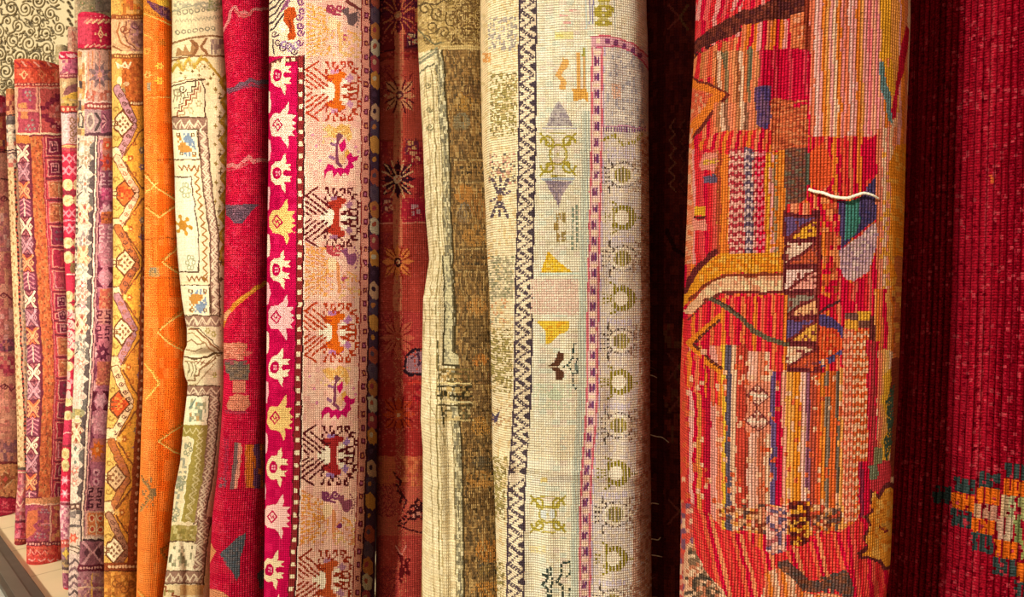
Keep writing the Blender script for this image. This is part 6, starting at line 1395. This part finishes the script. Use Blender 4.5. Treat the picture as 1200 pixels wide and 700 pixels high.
# wall behind the row, parallel to it
W0 = np.array([-2.5, 4.75]); wd = np.array([.775, -.632]); wn = np.array([-.632, -.775])
plaster = simple_mat('plaster', '#d8c8a0', .9, .06, 8, bump=.2)
backing = simple_mat('gap_shade_wall', '#35241c', .95, .15, 6, bump=.2)  # wall coloured dark so the gaps between carpets read as deep shade
def wpt(s, z, out=0.0):
    q = W0 + wd * s + wn * out
    return np.array([q[0], q[1], z])
wl0, wl1 = W0 - wd * .0, W0 + wd * 5.6
prism('wall_back', [tuple(wl0), tuple(wl1), tuple(wl1 - wn * .2), tuple(wl0 - wn * .2)], 0, 4.2, backing, 'structure')

YW = 4.72
prism('wall_far', [(-6, YW), (-2.45, YW), (-2.45, YW + .2), (-6, YW + .2)], 0, 4.2, plaster, 'structure')
# carved arabesque relief on the plaster wall, above the far carpets
YW = 4.72                                               # the end wall faces the row's open side
d0 = YW; s0 = (40 - CX) / F * d0; z0 = EYE - (50 - CY) / F * d0
S0, S1 = s0 - 1.0, s0 + .66
Zt, Zb = 3.7, 2.3
step = .004
gs = np.arange(S0, S1, step); gz = np.arange(Zt, Zb, -step)
Hn, Wn = len(gz), len(gs)
SX, SZ = np.meshgrid(gs, gz)
# work in local centimetres
UX = (SX - s0) * 100; UY = (z0 - SZ) * 100
groove = np.zeros((Hn, Wn))
def cut(pts, w):
    for (xa, ya), (xb, yb) in zip(pts[:-1], pts[1:]):
        j0, j1 = int(((min(xa, xb) - w) / 100 + s0 - S0) / step) - 1, int(((max(xa, xb) + w) / 100 + s0 - S0) / step) + 2
        i0, i1 = int((Zt - (z0 - (min(ya, yb) - w) / 100)) / step) - 1, int((Zt - (z0 - (max(ya, yb) + w) / 100)) / step) + 2
        j0, i0 = max(j0, 0), max(i0, 0)
        if j1 <= j0 or i1 <= i0: continue
        X, Y = UX[i0:i1, j0:j1], UY[i0:i1, j0:j1]
        if X.size == 0: continue
        L2 = (xb - xa) ** 2 + (yb - ya) ** 2 + 1e-9
        t_ = np.clip(((X - xa) * (xb - xa) + (Y - ya) * (yb - ya)) / L2, 0, 1)
        d_ = np.hypot(X - xa - t_ * (xb - xa), Y - ya - t_ * (yb - ya))
        g_ = np.clip((w / 2 + .35 - d_) / .5, 0, 1)
        groove[i0:i1, j0:j1] = np.maximum(groove[i0:i1, j0:j1], g_)
ra = random.Random(12)
cent = []
for lo_, hi_, n_ in ((4.0, 5.4, 900), (2.6, 3.6, 2500), (1.5, 2.2, 5000)):   # packed scroll centres
    for _ in range(n_):
        x, y = ra.uniform(-55, 24.5), ra.uniform(-45, 55); rr_ = ra.uniform(lo_, hi_)
        if all(math.hypot(x - a_, y - b_) > (rr_ + c_) * .97 for a_, b_, c_ in cent): cent.append((x, y, rr_))
cent = [c_ for c_ in cent if c_[0] + c_[2] < 25.2]
for k, (x, y, r_) in enumerate(cent):
    fl = 1 if ra.random() < .5 else -1; a0 = ra.uniform(0, 6.28); turns = 1.6 if r_ > 3.8 else 1.1 if r_ > 2.4 else .7
    pts_ = []
    for q in range(25):
        t_ = q / 24; a_ = a0 + fl * t_ * turns * 6.28; rad = r_ * (1 - .72 * t_)
        pts_.append((x + rad * math.cos(a_) * 1.0, y + rad * math.sin(a_) * 1.15))
    cut(pts_, (.3 if k % 3 else .55) if r_ > 2.4 else .2)
    if r_ > 2.4: cut([pts_[-1], (x, y)], .9)
    e0 = pts_[0]; dirx, diry = -math.sin(a0) * -fl, math.cos(a0) * -fl   # stem leaves the scroll
    cut([e0, (e0[0] + dirx * r_ * .6, e0[1] + diry * r_ * .6), (e0[0] + dirx * r_ * 1.1 + math.cos(a0) * 1.6, e0[1] + diry * r_ * 1.1 + math.sin(a0) * 1.6)], .6)
    for q in range(4 if r_ > 2.4 else 1):                 # small leaf cuts round the scroll
        a_ = ra.uniform(0, 6.28); x1, y1 = x + (r_ + .8) * math.cos(a_), y + (r_ + .8) * 1.1 * math.sin(a_)
        l_ = ra.uniform(.5, 1.3); b2 = a_ + 1.57 + ra.uniform(-.6, .6)
        cut([(x1 - l_ * math.cos(b2), y1 - l_ * math.sin(b2)), (x1 + l_ * math.cos(b2), y1 + l_ * math.sin(b2))], ra.uniform(.2, .8))
for q in range(60):                                      # beaded upright at the edge of the carved panel
    yb_ = UY.min() + 2.9 * q
    cut([(25.6 + (q % 2) * 1.6, yb_), (26.6 + (q % 2) * 1.6, yb_ + 1.2)], 1.5)
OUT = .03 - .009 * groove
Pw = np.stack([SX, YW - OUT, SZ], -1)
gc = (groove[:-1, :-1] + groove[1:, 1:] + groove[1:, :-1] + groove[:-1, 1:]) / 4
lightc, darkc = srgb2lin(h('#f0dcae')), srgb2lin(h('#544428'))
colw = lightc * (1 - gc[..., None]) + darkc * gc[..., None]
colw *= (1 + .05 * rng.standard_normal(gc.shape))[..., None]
wm = bpy.data.materials.new('carved_plaster'); wm.use_nodes = True
at_ = wm.node_tree.nodes.new('ShaderNodeAttribute'); at_.attribute_name = 'wool'
wm.node_tree.links.new(at_.outputs['Color'], wm.node_tree.nodes['Principled BSDF'].inputs['Base Color']); wm.node_tree.nodes['Principled BSDF'].inputs['Roughness'].default_value = .9
wo = grid_mesh('wall_left', Pw, wm, colw, smooth=False); wo['kind'] = 'structure'

# dark edging rail on the floor in front of the row
rail_mat = simple_mat('dark_rail', '#4c443a', .55, .15, 14)
rail_light = simple_mat('rail_groove', '#5e564a', .5, .1, 14)
pA, pB = on_floor(0, 631), on_floor(50, 700)
rd = (pB - pA)[:2]; rd /= np.linalg.norm(rd); rn = np.array([rd[1], -rd[0]])
if rn @ np.array([-.6, -.8]) < 0: rn = -rn
ra0 = pA[:2] - rd * 2.2; rb0 = pA[:2] + rd * 4.2
prism('trim_1', [tuple(ra0), tuple(rb0), tuple(rb0 + rn * .108), tuple(ra0 + rn * .108)], 0, .018, rail_mat, 'structure', .004)
prism('trim_2', [tuple(ra0 + rn * .042), tuple(rb0 + rn * .042), tuple(rb0 + rn * .085), tuple(ra0 + rn * .085)], .018, .021, rail_light, 'structure')
pave_mat = simple_mat('pale_paving', '#b8b4a6', .8, .08, 10)
plane('floor_2', [(*(ra0 + rn * .108), .004), (*(rb0 + rn * .108), .004), (*(rb0 + rn * 2.2), .004), (*(ra0 + rn * 2.2), .004)], pave_mat)

# ================================================================ light, camera
sun = bpy.data.lights.new('sun', 'SUN'); sun.energy = 4.25; sun.angle = math.radians(4); sun.color = (1.0, .925, .78)
so = bpy.data.objects.new('sun', sun); COL.objects.link(so)
from mathutils import Vector
az, el = math.radians(45), math.radians(30)
dirv = Vector((math.sin(az) * math.cos(el), math.cos(az) * math.cos(el), -math.sin(el)))     # light travels right and away
so.rotation_euler = dirv.to_track_quat('-Z', 'Y').to_euler()
# soft fill lamp added behind the camera to brighten the row's far end
al = bpy.data.lights.new('far_row_fill', 'AREA'); al.shape = 'DISK'; al.size = 1.2; al.energy = 11; al.spread = math.radians(30); al.color = (1.0, .93, .82)
ao = bpy.data.objects.new('far_row_fill', al); COL.objects.link(ao); ao.location = (.6, -.8, 2.4)
ao.rotation_euler = (Vector((-2.3, 3.3, 1.15)) - Vector(ao.location)).to_track_quat('-Z', 'Y').to_euler()
w = bpy.data.worlds.new('world'); scene.world = w; w.use_nodes = True
bg = w.node_tree.nodes['Background']; bg.inputs['Color'].default_value = (1.0, .88, .70, 1); bg.inputs['Strength'].default_value = .29
cam = bpy.data.cameras.new('camera'); cam.sensor_width = 36; cam.lens = 36 * F / 1200; cam.clip_start = .02
co = bpy.data.objects.new('camera', cam); COL.objects.link(co); co.location = (0, 0, EYE); co.rotation_euler = (math.pi / 2, 0, 0)
scene.camera = co
scene.view_settings.view_transform = 'Standard'; scene.view_settings.look = 'None'; scene.view_settings.exposure = 0; scene.view_settings.gamma = 1
